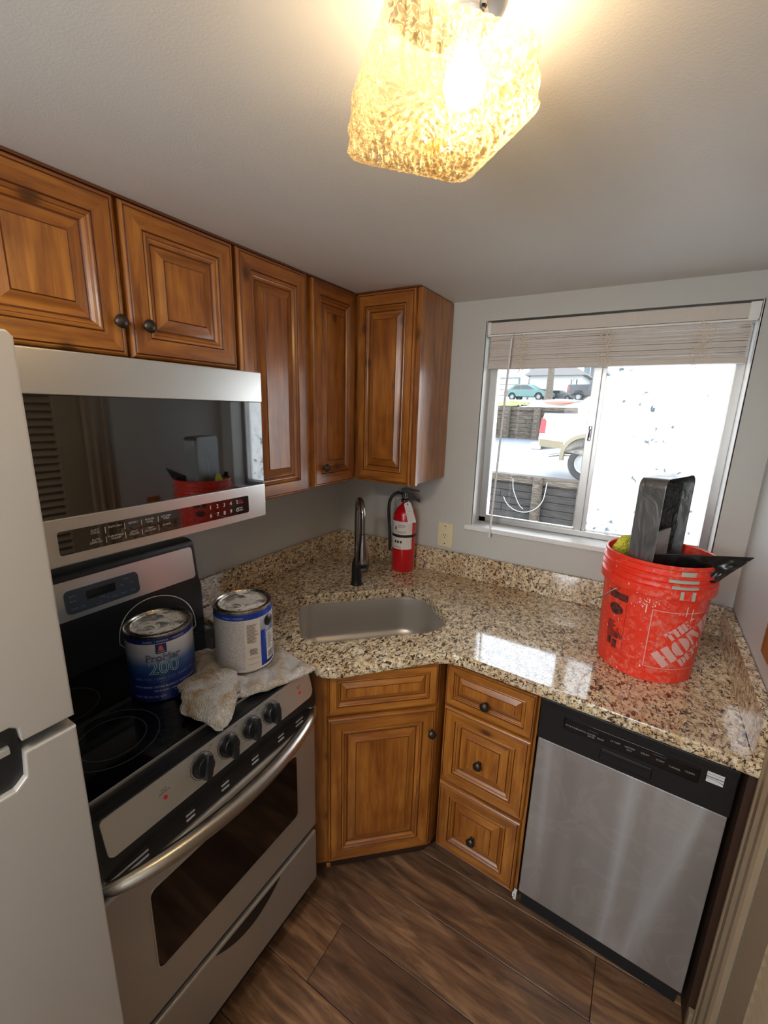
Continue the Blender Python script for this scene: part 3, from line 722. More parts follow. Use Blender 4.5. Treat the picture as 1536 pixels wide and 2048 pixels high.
# ------------------------------------------------------------------ dishwasher
odw = O3 + ux * (1.242 - 0.9262) / cos(TH)
dw = thing('dishwasher', 'narrow dishwasher with smeared stainless door and black control panel below granite', 'dishwasher', (odw.x, odw.y, 0.0), TH)
DWW = 0.455
b = B(); b.box(0.004, DWW - 0.030, 0.022, 0.50, 0.10, 0.868); obj('body', b, M_blkm, dw)
b = B(); b.box(0.0, DWW, -0.004, 0.022, 0.122, 0.727, 0.003); obj('door_panel', b, M_smudge, dw, label='smeared stainless door panel')
b = B(); b.box(-0.004, DWW + 0.003, -0.006, 0.022, 0.7285, 0.864, 0.004); b.box(-0.004, DWW + 0.003, -0.010, 0.022, 0.846, 0.866, 0.003); dc = obj('control_panel', b, M_blk, dw, label='black control panel')
b = B(); b.box(0.065, 0.385, -0.0085, -0.004, 0.790, 0.832, 0.003); obj('button_panel', b, M_blkg, dc)
b = B(); b.box(0.165, 0.290, -0.009, -0.004, 0.742, 0.780, 0.004); b.box(0.170, 0.285, -0.0105, -0.008, 0.768, 0.778, 0.002); obj('latch_handle', b, M_blk, dc)
MD = Matrix(((1, 0, 0, 0), (0, 0, -1, -0.0088), (0, 1, 0, 0), (0, 0, 0, 1)))
flat_text('legend', [(s_, 0.0065, x_, z_, 'CENTER') for s_, x_, z_ in (('POTS PANS', 0.086, 0.806), ('NORMAL', 0.112, 0.806), ('WATER', 0.138, 0.806), ('SAVER', 0.138, 0.799), ('RINSE', 0.162, 0.803), ('HI TEMP', 0.198, 0.812), ('HEATED', 0.232, 0.812), ('DRY', 0.232, 0.804), ('DELAY', 0.268, 0.812), ('START', 0.302, 0.810), ('CANCEL', 0.334, 0.806), ('CLEAN', 0.365, 0.810))] +
          [('______', 0.008, 0.130, 0.820, 'LEFT'), ('_______', 0.008, 0.285, 0.825, 'LEFT')], [M_printd], dc, MD)
# slanted-bar emblem
b = bmesh.new()
def pol2(pts, m=0):
    f = b.faces.new([b.verts.new((x, y, 0)) for x, y in pts]); f.material_index = m
pol2([(0, 0.024), (0.034, 0.024), (0.034, 0.030), (0, 0.030)]); pol2([(0, 0.017), (0.034, 0.017), (0.034, 0.0232), (0, 0.0232)]); pol2([(0, 0.0), (0.034, 0.0), (0.034, 0.006), (0.020, 0.0105), (0.0, 0.0105)]); pol2([(0, 0.0115), (0.020, 0.0115), (0.034, 0.0080), (0.034, 0.0150), (0, 0.0150)])
bmesh.ops.transform(b, matrix=Matrix(((1, 0, 0, 0.398), (0, 0, -1, -0.0066), (0, 1, 0, 0.806), (0, 0, 0, 1))), verts=b.verts)
raw('emblem', b, M_print, dc)
b = B(); b.box(-0.004, DWW + 0.003, 0.008, 0.06, 0.098, 0.120, 0.001); b.box(0.0, DWW, 0.055, 0.09, 0.0, 0.098); obj('kick_plate', b, M_blkm, dw)
b = B(); b.box(-0.014, -0.004, -0.012, 0.0, 0.086, 0.118, 0.001); b.box(-0.017, -0.008, -0.012, -0.008, 0.094, 0.110); obj('hinge_tab', b, M_white, dw, label='white plastic tab')
# dark end panel between dishwasher and wall
b = B(); b.box(W - 0.022, W - 0.001, -0.668, -0.03, 0.0, 0.872); e = obj('end_panel', b, M_toe); tag(e, 'dark stained end panel between the dishwasher and the right wall', 'panel')

# ------------------------------------------------------------------ faucet
fb = Vector(uv(0.0, 0.528)); fa_ = thing('faucet', 'black and chrome gooseneck pull-down faucet behind the sink', 'faucet', (fb.x, fb.y, Z), radians(-45))
# local +x points over the bowl, local y to the left
b = B(); b.lathe([(0.0265, 0.0), (0.0265, 0.006), (0.0235, 0.010), (0.0225, 0.03), (0.0215, 0.09), (0.0195, 0.105), (0.016, 0.118), (0.0145, 0.125)], 32); obj('base', b, M_blk, fa_, smooth=40, label='gloss black body')
pts = [(0, 0, 0.12)] + [(0, 0, 0.12 + 0.215 * k / 6) for k in range(1, 7)]
R_ = 0.062
pts += [(R_ - R_ * cos(pi * k / 14), 0, 0.335 + R_ * sin(pi * k / 14)) for k in range(1, 15)]
pts += [(2 * R_, 0, 0.335 - 0.03), (2 * R_ + 0.001, 0, 0.262)]
b = B(); b.tube(pts, 0.0115, 16); obj('spout', b, M_chrome, fa_, smooth=60, label='dark chrome gooseneck')
b = B(); b.lathe([(0.010, 0.135), (0.0230, 0.136), (0.0265, 0.148), (0.0240, 0.175), (0.0170, 0.235), (0.0145, 0.258), (0.0145, 0.268), (0.010, 0.270)], 28, M=T(2 * R_ + 0.001, 0, 0)); sh_ = obj('spray_head', b, M_chrome, fa_, smooth=40, label='flared spray head')
b = B(); b.lathe([(0.0, 0.128), (0.0215, 0.128), (0.0245, 0.133), (0.0255, 0.142), (0.020, 0.144)], 28, M=T(2 * R_ + 0.001, 0, 0), caps=(False, True)); obj('nozzle', b, M_blk, sh_)
b = B(); b.tube([(0, 0.018, 0.062), (0, 0.040, 0.064), (0, 0.046, 0.066)], [0.013, 0.012, 0.011], 16); b.tube([(0.002, 0.045, 0.066), (0.006, 0.052, 0.095), (0.004, 0.048, 0.130), (0.0, 0.038, 0.165)], [0.008, 0.006, 0.005, 0.0055], 12)
obj('lever', b, M_chrome, fa_, smooth=60, label='side lever')
# ------------------------------------------------------------------ fire extinguisher
M_red = Mat('red_enamel'); M_red.set(Base_Color=rgb(196, 14, 30), Roughness=0.22, Coat_Weight=0.4); M_red = M_red.m
M_label = simple('off_white_label', rgb(222, 214, 210), 0.5)
M_rub = simple('black_rubber', rgb(20, 20, 21), 0.5)
EX = Vector((0.452, -0.088))
ex = thing('fire_extinguisher', 'red fire extinguisher with black hose and white tag standing beside the faucet', 'fire extinguisher', (EX.x, EX.y, Z))
vr = Vector((cos(YAW), sin(YAW), 0)); vt = Vector((0.457, -0.889, 0)).normalized()      # right / towards viewer
def patch(name, r, z0, z1, a0, a1, m, parent, h=0.0006, n=24, rfn=None, label=None):
    q = B(); f = rfn or (lambda z: r)
    q.grid(lambda u, v: ((f(z0 + (z1 - z0) * v) + h) * cos(a0 + (a1 - a0) * u), (f(z0 + (z1 - z0) * v) + h) * sin(a0 + (a1 - a0) * u), z0 + (z1 - z0) * v), n, 3)
    return obj(name, q, m, parent, label=label)
AV = atan2(vt.y, vt.x)
RB = 0.0555
b = B(); b.lathe([(0.046, 0.0), (0.052, 0.002), (RB, 0.008), (RB, 0.262), (0.053, 0.278), (0.046, 0.297), (0.034, 0.314), (0.020, 0.326), (0.016, 0.332), (0.016, 0.340)], 48); cyl = obj('cylinder', b, M_red, ex, smooth=50, label='red cylinder')
patch('label', RB, 0.190, 0.262 - 0.008, AV - 1.45, AV + 0.75, M_label, cyl, label='printed instruction label'); patch('label', RB, 0.118, 0.176, AV - 1.45, AV + 0.75, M_label, cyl, label='printed class label')
def on_cyl(r, a0, h=0.0012):
    return lambda x, y: ((r + h) * cos(a0 + x / r), (r + h) * sin(a0 + x / r), y)
def wtext(name, items, m, parent, fn, step=0.006):
    bm = bmesh.new()
    for s, size, x, y, al in items:
        tb = text_bm(s, size, al, res=2); tm = bpy.data.meshes.new('x'); tb.to_mesh(tm); tb.free(); n0 = len(bm.verts); bm.from_mesh(tm); bpy.data.meshes.remove(tm)
        bm.verts.ensure_lookup_table(); bmesh.ops.translate(bm, vec=(x, y, 0), verts=bm.verts[n0:])
    wrap(bm, fn, step); return raw(name, bm, m, parent)
def bars(name, rects, m, parent, fn, step=0.006):
    bm = bmesh.new()
    for x0, x1, y0, y1 in rects: bm.faces.new([bm.verts.new(p) for p in ((x0, y0, 0), (x1, y0, 0), (x1, y1, 0), (x0, y1, 0))])
    wrap(bm, fn, step); return raw(name, bm, m, parent)
random.seed(3)
f = on_cyl(RB, AV)
rects = [(-0.046 + 0.014 * k, -0.036 + 0.014 * k, 0.148, 0.160) for k in range(3)] + [(-0.046, -0.012, 0.126, 0.1275), (-0.046, -0.02, 0.130, 0.1315)]
bars('pictogram', rects, M_ink, cyl, f)
rects = [(-0.03, 0.012 + random.uniform(-0.01, 0), 0.236 - 0.005 * k, 0.2375 - 0.005 * k) for k in range(3)] + [(-0.045, -0.037, 0.212, 0.228)] + [(-0.045, 0.015 + random.uniform(-0.01, 0), 0.206 - 0.004 * k, 0.2072 - 0.004 * k) for k in range(3)]
bars('fine_print', rects, M_ink, cyl, f)
b = B(); b.lathe([(RB, 0.176), (RB + 0.002, 0.177), (RB + 0.002, 0.188), (RB, 0.189)], 48, caps=(False, False)); obj('strap', b, M_rub, ex, label='black rubber strap')
b = B(); b.lathe([(0.019, 0.338), (0.021, 0.341), (0.021, 0.352), (0.014, 0.356), (0.014, 0.384)], 20); b.box(-0.018, 0.016, -0.010, 0.010, 0.360, 0.384, 0.003); va = obj('valve', b, M_chrome, ex, label='metal valve head')
def P3(r_, f_, z): return tuple(vr * r_ + vt * f_ + Vector((0, 0, z)))
b = B()
Mh = Matrix((vr, vt, Vector((0, 0, 1)))).transposed().to_4x4()
b.prism([(-0.020, 0.386), (0.0, 0.394), (0.064, 0.390), (0.066, 0.394), (0.0, 0.406), (-0.022, 0.400)], -0.009, 0.009, M=Mh @ Matrix(((1, 0, 0, 0), (0, 0, 1, 0), (0, 1, 0, 0), (0, 0, 0, 1))), bev=0.001)
obj('top_lever', b, M_blk, ex, label='black top lever')
b = B(); b.prism([(0.002, 0.386), (0.012, 0.388), (0.070, 0.352), (0.072, 0.338), (0.066, 0.340), (0.010, 0.364)], -0.010, 0.010, M=Mh @ Matrix(((1, 0, 0, 0), (0, 0, 1, 0), (0, 1, 0, 0), (0, 0, 0, 1))), bev=0.001)
obj('carry_handle', b, M_blk, ex, label='black carrying handle')
hp_ = [P3(-0.014, 0, 0.378), P3(-0.040, 0.004, 0.382), P3(-0.062, 0.006, 0.365), P3(-0.074, 0.006, 0.335), P3(-0.076, 0.006, 0.29), P3(-0.073, 0.006, 0.24), P3(-0.068, 0.006, 0.185), P3(-0.0665, 0.006, 0.13)]
def spline(P, n=6):
    P = [Vector(p) for p in P]; Q = [P[0]] + P + [P[-1]]; o_ = []
    for i in range(1, len(Q) - 2):
        for k in range(n):
            t = k / n; a, b_, c_, d_ = Q[i - 1], Q[i], Q[i + 1], Q[i + 2]
            o_.append(0.5 * ((2 * b_) + (c_ - a) * t + (2 * a - 5 * b_ + 4 * c_ - d_) * t * t + (3 * b_ - a - 3 * c_ + d_) * t ** 3))
    return o_ + [P[-1]]
b = B(); b.tube(spline(hp_), 0.0075, 12); b.tube([hp_[-1], P3(-0.0665, 0.006, 0.10)], [0.0085, 0.006], 12); obj('hose', b, M_rub, ex, smooth=60, label='black rubber hose')
b = B(); b.tube([P3(0.0 + 0.009 * cos(t), 0.020, 0.372 + 0.012 * sin(t)) for t in [2 * pi * k / 14 for k in range(14)]], 0.0012, 6, closed=True); obj('pin_ring', b, M_alu, ex)
tagp = [(-0.010, 0.0), (0.010, 0.0), (0.016, -0.008), (0.019, -0.105), (-0.019, -0.105), (-0.016, -0.008)]
M_tag = simple('white_card', rgb(228, 226, 224), 0.6)
Mt = Matrix.Translation(Vector(P3(0.010, RB + 0.010, 0.350))) @ Mh @ Matrix(((1, 0, 0, 0), (0, 0, 1, 0), (0, 1, 0, 0), (0, 0, 0, 1))) @ Matrix.Rotation(radians(15), 4, 'Z') @ Matrix.Rotation(radians(6), 4, 'X')
b = B(); b.prism(tagp, -0.0003, 0.0003, M=Mt); tg = obj('inspection_tag', b, M_tag, ex, smooth=0, label='white card tag')
bm = bmesh.new()
def rect_(x0, x1, y0, y1):
    bm.faces.new([bm.verts.new(p) for p in ((x0, y0, 0.0006), (x1, y0, 0.0006), (x1, y1, 0.0006), (x0, y1, 0.0006))])
for k in range(4): rect_(-0.013, random.uniform(0.004, 0.013), -0.018 - k * 0.007, -0.0172 - k * 0.007)
rect_(-0.010, 0.012, -0.047, -0.0455)
for k in range(8): rect_(-0.015, 0.015, -0.054 - k * 0.006, -0.0536 - k * 0.006)
for k in range(4): rect_(-0.015 + k * 0.01, -0.0147 + k * 0.01, -0.096, -0.0536)
bmesh.ops.transform(bm, matrix=Mt, verts=bm.verts); raw('fine_print', bm, M_printd, tg)
b = B(); b.lathe([(0.0035, -0.0006), (0.0035, 0.0008)], 12, M=Mt @ T(0, -0.009, 0)); obj('eyelet', b, M_ink, tg)
b = B(); b.tube([Vector(P3(0.006, 0.014, 0.372)), Vector(P3(0.010, 0.04, 0.356)), Mt @ Vector((0, -0.009, 0.001))], 0.0009, 6); obj('wire_tie', b, M_alu, tg)

# ------------------------------------------------------------------ wall plates
M_ivory = simple('ivory_plastic', rgb(226, 214, 178), 0.4)
op = B(); op.box(0.592, 0.669, -0.0065, -0.0005, 1.041, 1.160, 0.003, 3); op = obj('outlet_plate', op, M_ivory); tag(op, 'ivory wall plate right of the extinguisher, left of the window', 'wall plate')
b = B(); b.lathe([(0.017, 0), (0.017, 0.003), (0.0155, 0.0035), (0.0, 0.0035)], 24, M=T(0.6305, -0.006, 1.100) @ RX90, caps=(True, False)); soc = obj('socket_face', b, M_ivory, op)
b = B(); b.lathe([(0.003, 0), (0.003, 0.0013), (0, 0.0014)], 10, M=T(0.6305, -0.0064, 1.144) @ RX90, caps=(True, False)); b.lathe([(0.003, 0), (0.003, 0.0013), (0, 0.0014)], 10, M=T(0.6305, -0.0064, 1.058) @ RX90, caps=(True, False)); obj('screw', b, M_bronze, op)
b = B(); b.box(0.624, 0.626, -0.0102, -0.009, 1.097, 1.107); b.box(0.635, 0.637, -0.0102, -0.009, 1.097, 1.106); b.lathe([(0.0025, 0), (0.0025, 0.0012)], 10, M=T(0.6305, -0.0092, 1.090) @ RX90); obj('slots', b, M_ink, soc)
b = B(); b.box(W - 0.007, W - 0.0005, -0.530, -0.452, 1.080, 1.165, 0.003); wp = obj('switch_plate', b, M_woodv); tag(wp, 'light wooden wall plate cut off by the right picture edge above the side splash', 'wall plate')
b = B(); b.lathe([(0.003, 0), (0.003, 0.0015), (0, 0.0018)], 10, M=T(W - 0.0068, -0.462, 1.156) @ Matrix.Rotation(-pi / 2, 4, 'Y'), caps=(True, False)); obj('screw', b, M_alu, wp)

# ------------------------------------------------------------------ blind in the window head
M_slat = simple('greige_vinyl', rgb(206, 196, 188), 0.5)
M_cord = simple('pale_cord', rgb(232, 216, 200), 0.7)
bl = thing('window_blind', 'raised beige mini blind with headrail, tangled cords and a long tilt wand', 'blind', (1.2015, 0.030, 2.038))
def bo(name, q, m, parent=bl, **k):
    o = obj(name, q, m, parent, (-1.2015, -0.030, -2.038) if parent == bl else (0, 0, 0), **k); return o
bx0, bx1 = WX0 + 0.006, WX1 - 0.006
b = B(); b.box(bx0, bx1, 0.004, 0.050, 1.992, 2.037, 0.002); hr = bo('headrail', b, M_slat, label='flat headrail valance')
b = B(); b.box(bx0 - 0.002, bx0 + 0.012, 0.002, 0.052, 1.990, 2.039, 0.001); b.box(bx1 - 0.026, bx1 + 0.002, 0.0015, 0.052, 1.988, 2.040, 0.001); bo('bracket', b, M_white)
b = B(); b.box(bx0, bx1, 0.006, 0.048, 1.984, 1.991, 0.001); bo('cord_rail', b, M_white)
sl = B(); sl.grid(lambda u, v: (bx0 + 0.012 + (bx1 - bx0 - 0.024) * u, 0.010 + 0.034 * v, 0.0012 + 0.0014 * sin(pi * v)), 24, 4); sl.grid(lambda u, v: (bx0 + 0.012 + (bx1 - bx0 - 0.024) * u, 0.010 + 0.034 * v, 0.0014 * sin(pi * v)), 24, 4); sl.grid(lambda u, v: (bx0 + 0.012 + (bx1 - bx0 - 0.024) * u, 0.0098, -0.0006 + 0.0034 * v), 24, 1)
SLAT = mesh(sl, 'slat', M_slat)
random.seed(11); zz = 1.874
for k in range(34):
    o = obj('slat', SLAT, parent=bl, loc=(-1.2015 + random.uniform(-0.0015, 0.0015), -0.030 + random.uniform(-0.0025, 0.001), -2.038 + zz), rot=(random.uniform(-0.05, 0.05), random.uniform(-0.0012, 0.0012), 0)); zz += 0.0032
b = B(); b.box(bx0 + 0.010, bx1 - 0.010, 0.006, 0.044, 1.856, 1.8745, 0.002); bo('bottom_rail', b, M_slat)
for cx in (0.905, 1.215, 1.500):
    b = B()
    for s_ in range(5):
        p = [Vector((cx + random.gauss(0, 0.016), 0.0045 + random.uniform(-0.002, 0.0015), 1.985 - 0.12 * k / 10 + random.gauss(0, 0.012))) for k in range(11)]
        p[0] = Vector((cx, 0.005, 1.986)); b.tube(spline(p, 5), 0.0011, 5)
    bo('lift_cord', b, M_cord, label='tangled ladder and lift cord')
b = B(); b.tube([(0.870, 0.002, 1.992), (0.870, -0.006, 1.978), (0.869, -0.014, 1.965), (0.853, -0.032, 1.135)], [0.002, 0.002, 0.0042, 0.0045], 8); bo('tilt_wand', b, M_white, label='long white tilt wand')

# ------------------------------------------------------------------ ceiling lamp
LX, LY, LT = 1.126, -1.311, 0.076 - pi / 4
lamp = thing('ceiling_lamp', 'square pressed-glass ceiling lamp glowing warm yellow', 'lamp', (LX, LY, ZC), LT)
b = B(); b.lathe([(0.066, 0.0), (0.066, -0.004), (0.060, -0.012), (0.045, -0.022), (0.0, -0.024)], 48, M=T(0.010, 0.006, 0), caps=(True, False)); obj('canopy', b, M_alu, lamp, label='round metal canopy')
b = B()
for k in range(3):
    a_ = k * 2 * pi / 3 + 0.5; b.lathe([(0.004, 0.0), (0.004, 0.004), (0.0, 0.0045)], 10, M=T(0.058 * cos(a_), 0.058 * sin(a_), -0.030) @ Matrix.Rotation(0, 4, 'X')); b.tube([(0.058 * cos(a_), 0.058 * sin(a_), -0.010), (0.058 * cos(a_), 0.058 * sin(a_), -0.034)], 0.0018, 6)
obj('thumb_screw', b, M_chrome, lamp)
gm = Mat('pressed_amber_glass'); tr = gm.n('BsdfTransparent'); tl = gm.n('BsdfTranslucent'); gs = gm.n('BsdfGlossy'); gs.inputs['Roughness'].default_value = 0.12
nn_ = gm.noise(gm.coord(), 120, 2, 0.5, 0.9); bp_ = gm.n('Bump'); bp_.inputs['Strength'].default_value = 0.25; bp_.inputs['Distance'].default_value = 0.003; gm.l(nn_, bp_.inputs['Height']); gm.l(bp_.outputs[0], gs.inputs['Normal']); gm.l(bp_.outputs[0], tl.inputs['Normal'])
tr.inputs[0].default_value = (1.0, 0.86, 0.56, 1); tl.inputs[0].default_value = (1.0, 0.82, 0.52, 1); gs.inputs[0].default_value = (1, 0.95, 0.85, 1)
lw = gm.n('LayerWeight'); lw.inputs[0].default_value = 0.35; gm.l(bp_.outputs[0], lw.inputs['Normal'])
m1 = gm.n('MixShader'); m2 = gm.n('MixShader'); gm.l(gm.ramp(nn_, [(0.38, g1(0.06)), (0.50, g1(0.42)), (0.60, g1(0.12))]), m1.inputs[0]); gm.l(tr.outputs[0], m1.inputs[1]); gm.l(tl.outputs[0], m1.inputs[2])
gm.l(gm.math('MULTIPLY', lw.outputs['Facing'], 0.5), m2.inputs[0]); gm.l(m1.outputs[0], m2.inputs[1]); gm.l(gs.outputs[0], m2.inputs[2]); gm.l(m2.outputs[0], gm.out.inputs[0]); M_lampg = gm.m
# shade: rounded square cup, wall displaced with an arcade of ribs and leaves
HB, HT, ZB_, ZT_ = 0.0865, 0.083, 1.995 - ZC, 2.066 - ZC
def sq(t, half, r):
    """t in 0..1 round a rounded square -> x, y, nx, ny, s"""
    side = 2 * (half - r); cl = pi / 2 * r; per = 4 * (side + cl); s = t * per; k = int(s // (side + cl)) % 4; q = s - (s // (side + cl)) * (side + cl)
    if q < side: x, y, nx_, ny_ = half, -half + r + q, 1.0, 0.0
    else:
        a_ = (q - side) / r; x, y, nx_, ny_ = half - r + r * cos(a_), half - r + r * sin(a_), cos(a_), sin(a_)
    c_, s_ = [(1, 0), (0, 1), (-1, 0), (0, -1)][k]
    return x * c_ - y * s_, x * s_ + y * c_, nx_ * c_ - ny_ * s_, nx_ * s_ + ny_ * c_, s
def shade(u, v):
    # v 0..0.5 wall, 0.5..1 bottom
    if v <= 0.5:
        w_ = v / 0.5; z = ZT_ + (ZB_ - ZT_) * w_; half = HT + (HB - HT) * w_
        if w_ > 0.86: half -= 0.010 * ((w_ - 0.86) / 0.14) ** 2; 
        x, y, nx_, ny_, s = sq(u, half, 0.014)
        rib = 0.0028 * abs(sin(pi * s / 0.0135)) ** 0.5
        arch = 0.0030 * max(0.0, 1 - abs(w_ - 0.55 - 0.07 * cos(2 * pi * s / 0.027)) / 0.05)
        d = rib + arch + (0.0022 * abs(sin(pi * s / 0.009)) if w_ > 0.82 else 0) + 0.0008 * noise.noise(Vector((x, y, z)) * 90)
        return (x + nx_ * d, y + ny_ * d, z)
    w_ = (v - 0.5) / 0.5; half = (HB - 0.010) * (1 - w_) + 0.0004; x, y, nx_, ny_, s = sq(u, max(half, 0.0004), min(0.012, half * 0.6 + 0.0001))
    r_ = sqrt(x * x + y * y); a_ = atan2(y, x)
    d = 0.0048 * noise.noise(Vector((x, y, 0)) * 110) + 0.0022 * sin(r_ * 700) * (0.4 + 0.6 * abs(sin(a_ * 4))) + 0.0018 * sin(a_ * 24 + r_ * 260)
    return (x, y, ZB_ - 0.004 * sin(min(1, w_ * 6) * pi / 2) - d * min(1, w_ * 5))
b = B(); b.grid(shade, 360, 110, cu=True); shd = obj('glass_shade', b, M_lampg, lamp, smooth=70, label='ribbed square glass shade')
bulbm = emit('warm_bulb_glow', (1.0, 0.72, 0.40, 1), 30)
b = B(); b.lathe([(0.0, -0.107), (0.012, -0.106), (0.021, -0.099), (0.0245, -0.088), (0.022, -0.076), (0.015, -0.064), (0.012, -0.058)], 24, M=T(0.0266, 0.0228, 0), caps=(False, True)); bu = obj('bulb', b, bulbm, lamp, smooth=60, label='glowing bulb')
b = B(); b.lathe([(0.014, -0.058), (0.016, -0.050), (0.016, -0.020)], 20, M=T(0.0266, 0.0228, 0)); obj('lamp_holder', b, M_white, lamp)
pl = bpy.data.lights.new('bulb_light', 'POINT'); pl.energy = 6.0; pl.color = (1.0, 0.74, 0.44); pl.shadow_soft_size = 0.028
po = bpy.data.objects.new('bulb_light', pl); COL.objects.link(po); po.parent = lamp; po.location = (0.0266, 0.0228, -0.086)

# ------------------------------------------------------------------ louvred door and casing on the right wall
M_cas = simple('taupe_painted_wood', rgb(152, 132, 108), 0.5)
def casing(name, y0, y1, z0, z1):
    q = B(); s = 1 if y1 > y0 else -1; L = abs(y1 - y0)
    pr = [(0, 0), (0, 0.010), (0.10, 0.014), (0.16, 0.014), (0.20, 0.011), (0.42, 0.013), (0.50, 0.017), (0.60, 0.019), (0.72, 0.014), (0.80, 0.016), (0.92, 0.016), (1.0, 0.012), (1.0, 0)]
    poly = [(W - h, y0 + s * L * t) for t, h in pr]; q.prism(poly, z0, z1); return struct(name, q, M_cas, smooth=15)
casing('trim_5', -0.690, -0.803, 0.0, DZ + 0.09); casing('trim_6', DY1 - 0.10, DY1 - 0.002, 0.0, DZ + 0.09)
b = B(); b.box(W - 0.016, W - 0.0005, DY1 - 0.002, -0.792, DZ + 0.002, DZ + 0.09, 0.002); struct('trim_7', b, M_cas)
b = B(); b.box(W - 0.013, W - 0.0005, YB, DY1 - 0.102, 0, 0.09, 0.002); struct('baseboard_right', b, M_cas)
b = B(); b.box(W - 0.020, W - 0.0005, -0.689, -0.670, 0.0, 0.085, 0.003); struct('baseboard_back', b, M_cas)
DR = obj('door_1', (lambda q: (q.box(W + 0.001, W + 0.033, DY0 - 0.118, DY0 - 0.003, 0.01, DZ, 0.002), q.box(W + 0.001, W + 0.033, DY1 + 0.003, DY1 + 0.075, 0.01, DZ, 0.002), q.box(W + 0.001, W + 0.033, DY1 + 0.075, DY0 - 0.118, 0.01, 0.16, 0.002), q.box(W + 0.001, W + 0.033, DY1 + 0.075, DY0 - 0.118, DZ - 0.10, DZ, 0.002), q)[-1])(B()), M_cas); DR['kind'] = 'structure'
q = B(); q.box(-0.021, 0.021, DY1 + 0.072, DY0 - 0.115, -0.0035, 0.0035, 0.002); LOUV = mesh(q, 'louver', M_cas)
z = 0.185
while z < DZ - 0.11:
    obj('louver', LOUV, parent=DR, loc=(W + 0.017, 0, z), rot=(0, radians(-48), 0)); z += 0.034

# ------------------------------------------------------------------ paint cans
def canlab(name, stops):
    m = Mat(name); c = m.n('TexCoord'); s = m.n('SeparateXYZ'); m.l(c.outputs['Object'], s.inputs[0])
    mp = m.n('MapRange'); mp.inputs[1].default_value = 0.0; mp.inputs[2].default_value = 0.19; m.l(s.outputs['Z'], mp.inputs[0])
    m.col(m.ramp(mp.outputs[0], stops)); m.set(Roughness=0.32, Coat_Weight=0.3); return m.m
blue, navy = rgb(24, 60, 150), rgb(14, 30, 96)
M_c1 = canlab('blue_to_silver_can_print', [(0.0, navy), (0.36, rgb(16, 40, 112)), (0.55, rgb(50, 86, 140)), (0.70, rgb(168, 172, 188)), (0.86, rgb(196, 196, 204)), (1.0, rgb(196, 196, 204))])
M_c1.name = 'blue_to_silver_can_print'
M_blue = simple('royal_blue_print', rgb(20, 58, 160), 0.35)
M_navy = simple('navy_print', rgb(18, 34, 100), 0.35)
M_paper = simple('off_white_print', rgb(214, 208, 204), 0.4)
def paperm():
    m = Mat('fine_print_columns'); v = m.coord((1, 1, 1)); c = m.n('TexCoord'); s = m.n('SeparateXYZ'); m.l(c.outputs['Object'], s.inputs[0])
    rows = m.math('SINE', m.math('MULTIPLY', s.outputs['Z'], 2300.0)); words = m.noise(m.coord((260, 260, 366)), 1.0, 1)
    on = m.math('MULTIPLY', m.math('GREATER_THAN', rows, 0.1), m.math('GREATER_THAN', words, 0.44))
    m.col(m.mix(m.math('MULTIPLY', on, 0.55), rgb(212, 206, 204), rgb(96, 92, 96))); m.set(Roughness=0.4); return m.m
M_fine = paperm()
def lidm():
    m = Mat('paint_smeared_tin'); n = m.noise(m.coord(), 30, 4, 0.65, 1.0)
    m.col(m.ramp(n, [(0.36, rgb(138, 136, 132)), (0.48, rgb(190, 188, 184)), (0.56, rgb(232, 230, 226))])); m.rough(m.ramp(n, [(0.45, g1(0.3)), (0.6, g1(0.6))]))
    met = m.ramp(n, [(0.42, g1(0.6)), (0.54, g1(0))]); m.l(met, m.b.inputs['Metallic']); return m.m
M_lid = lidm(); M_tin = steel('tin_plate', rgb(176, 168, 156), 0.28, 'z')
RC = 0.0825
def can(label, x, y, z, body_mat, rz=0.0):
    t = thing('paint_can', label, 'paint can', (x, y, z), rz, 'paint cans on the range')
    q = B(); q.lathe([(RC - 0.004, 0.0), (RC - 0.001, 0.0), (RC + 0.0012, 0.003), (RC + 0.0006, 0.006), (RC, 0.008), (RC, 0.182)], 64, caps=(True, False)); bdy = obj('can_body', q, body_mat, t, smooth=50)
    q = B(); q.lathe([(RC, 0.181), (RC + 0.0016, 0.183), (RC + 0.0016, 0.187), (RC - 0.001, 0.189), (RC - 0.004, 0.187), (RC - 0.006, 0.182), (RC - 0.010, 0.181), (RC - 0.0115, 0.186), (RC - 0.014, 0.187)], 64, caps=(False, False)); obj('rim', q, M_tin, t, smooth=40, label='tin rim')
    q = B(); q.lathe([(RC - 0.0135, 0.1865), (RC - 0.016, 0.1875), (RC - 0.018, 0.1845), (RC - 0.022, 0.1835), (0.0, 0.1835)], 64, caps=(False, False)); q.lathe([(RC - 0.0135, 0.1865), (RC - 0.0135, 0.180), (0, 0.180)], 64, caps=(False, False)); lid = obj('lid', q, M_lid, t, smooth=40, label='paint smeared lid')
    return t, bdy, lid
c1, b1, l1 = can('blue and silver paint can with raised wire handle, standing on the cooktop', 0.345, -1.264, 0.9205, M_c1)
A1 = atan2(CAM.y + 1.264, CAM.x - 0.345) - 0.02
patch('blue_band', RC, 0.166, 0.181, A1 - 2.9, A1 + 2.9, M_navy, b1, 0.0004, 60)
f = on_cyl(RC, A1, 0.0012)
wtext('lettering', [('GLOBAL  /  MUNDIAL  /  MONDIALE', 0.0062, 0.010, 0.1705, 'CENTER'), ('EXTRA WHITE / EXTRA BLANCO / EXTRA BLANC', 0.0072, 0.006, 0.042, 'CENTER'), ('B28 W 12651 - 6500-30817', 0.0062, 0.012, 0.031, 'CENTER'), ('122 FL OZ (3\u00be U.S. QT)', 0.0075, -0.036, 0.014, 'CENTER'), ('3.60 L / 3.60 L', 0.0075, 0.046, 0.023, 'CENTER')], M_print, b1, f, 0.005)
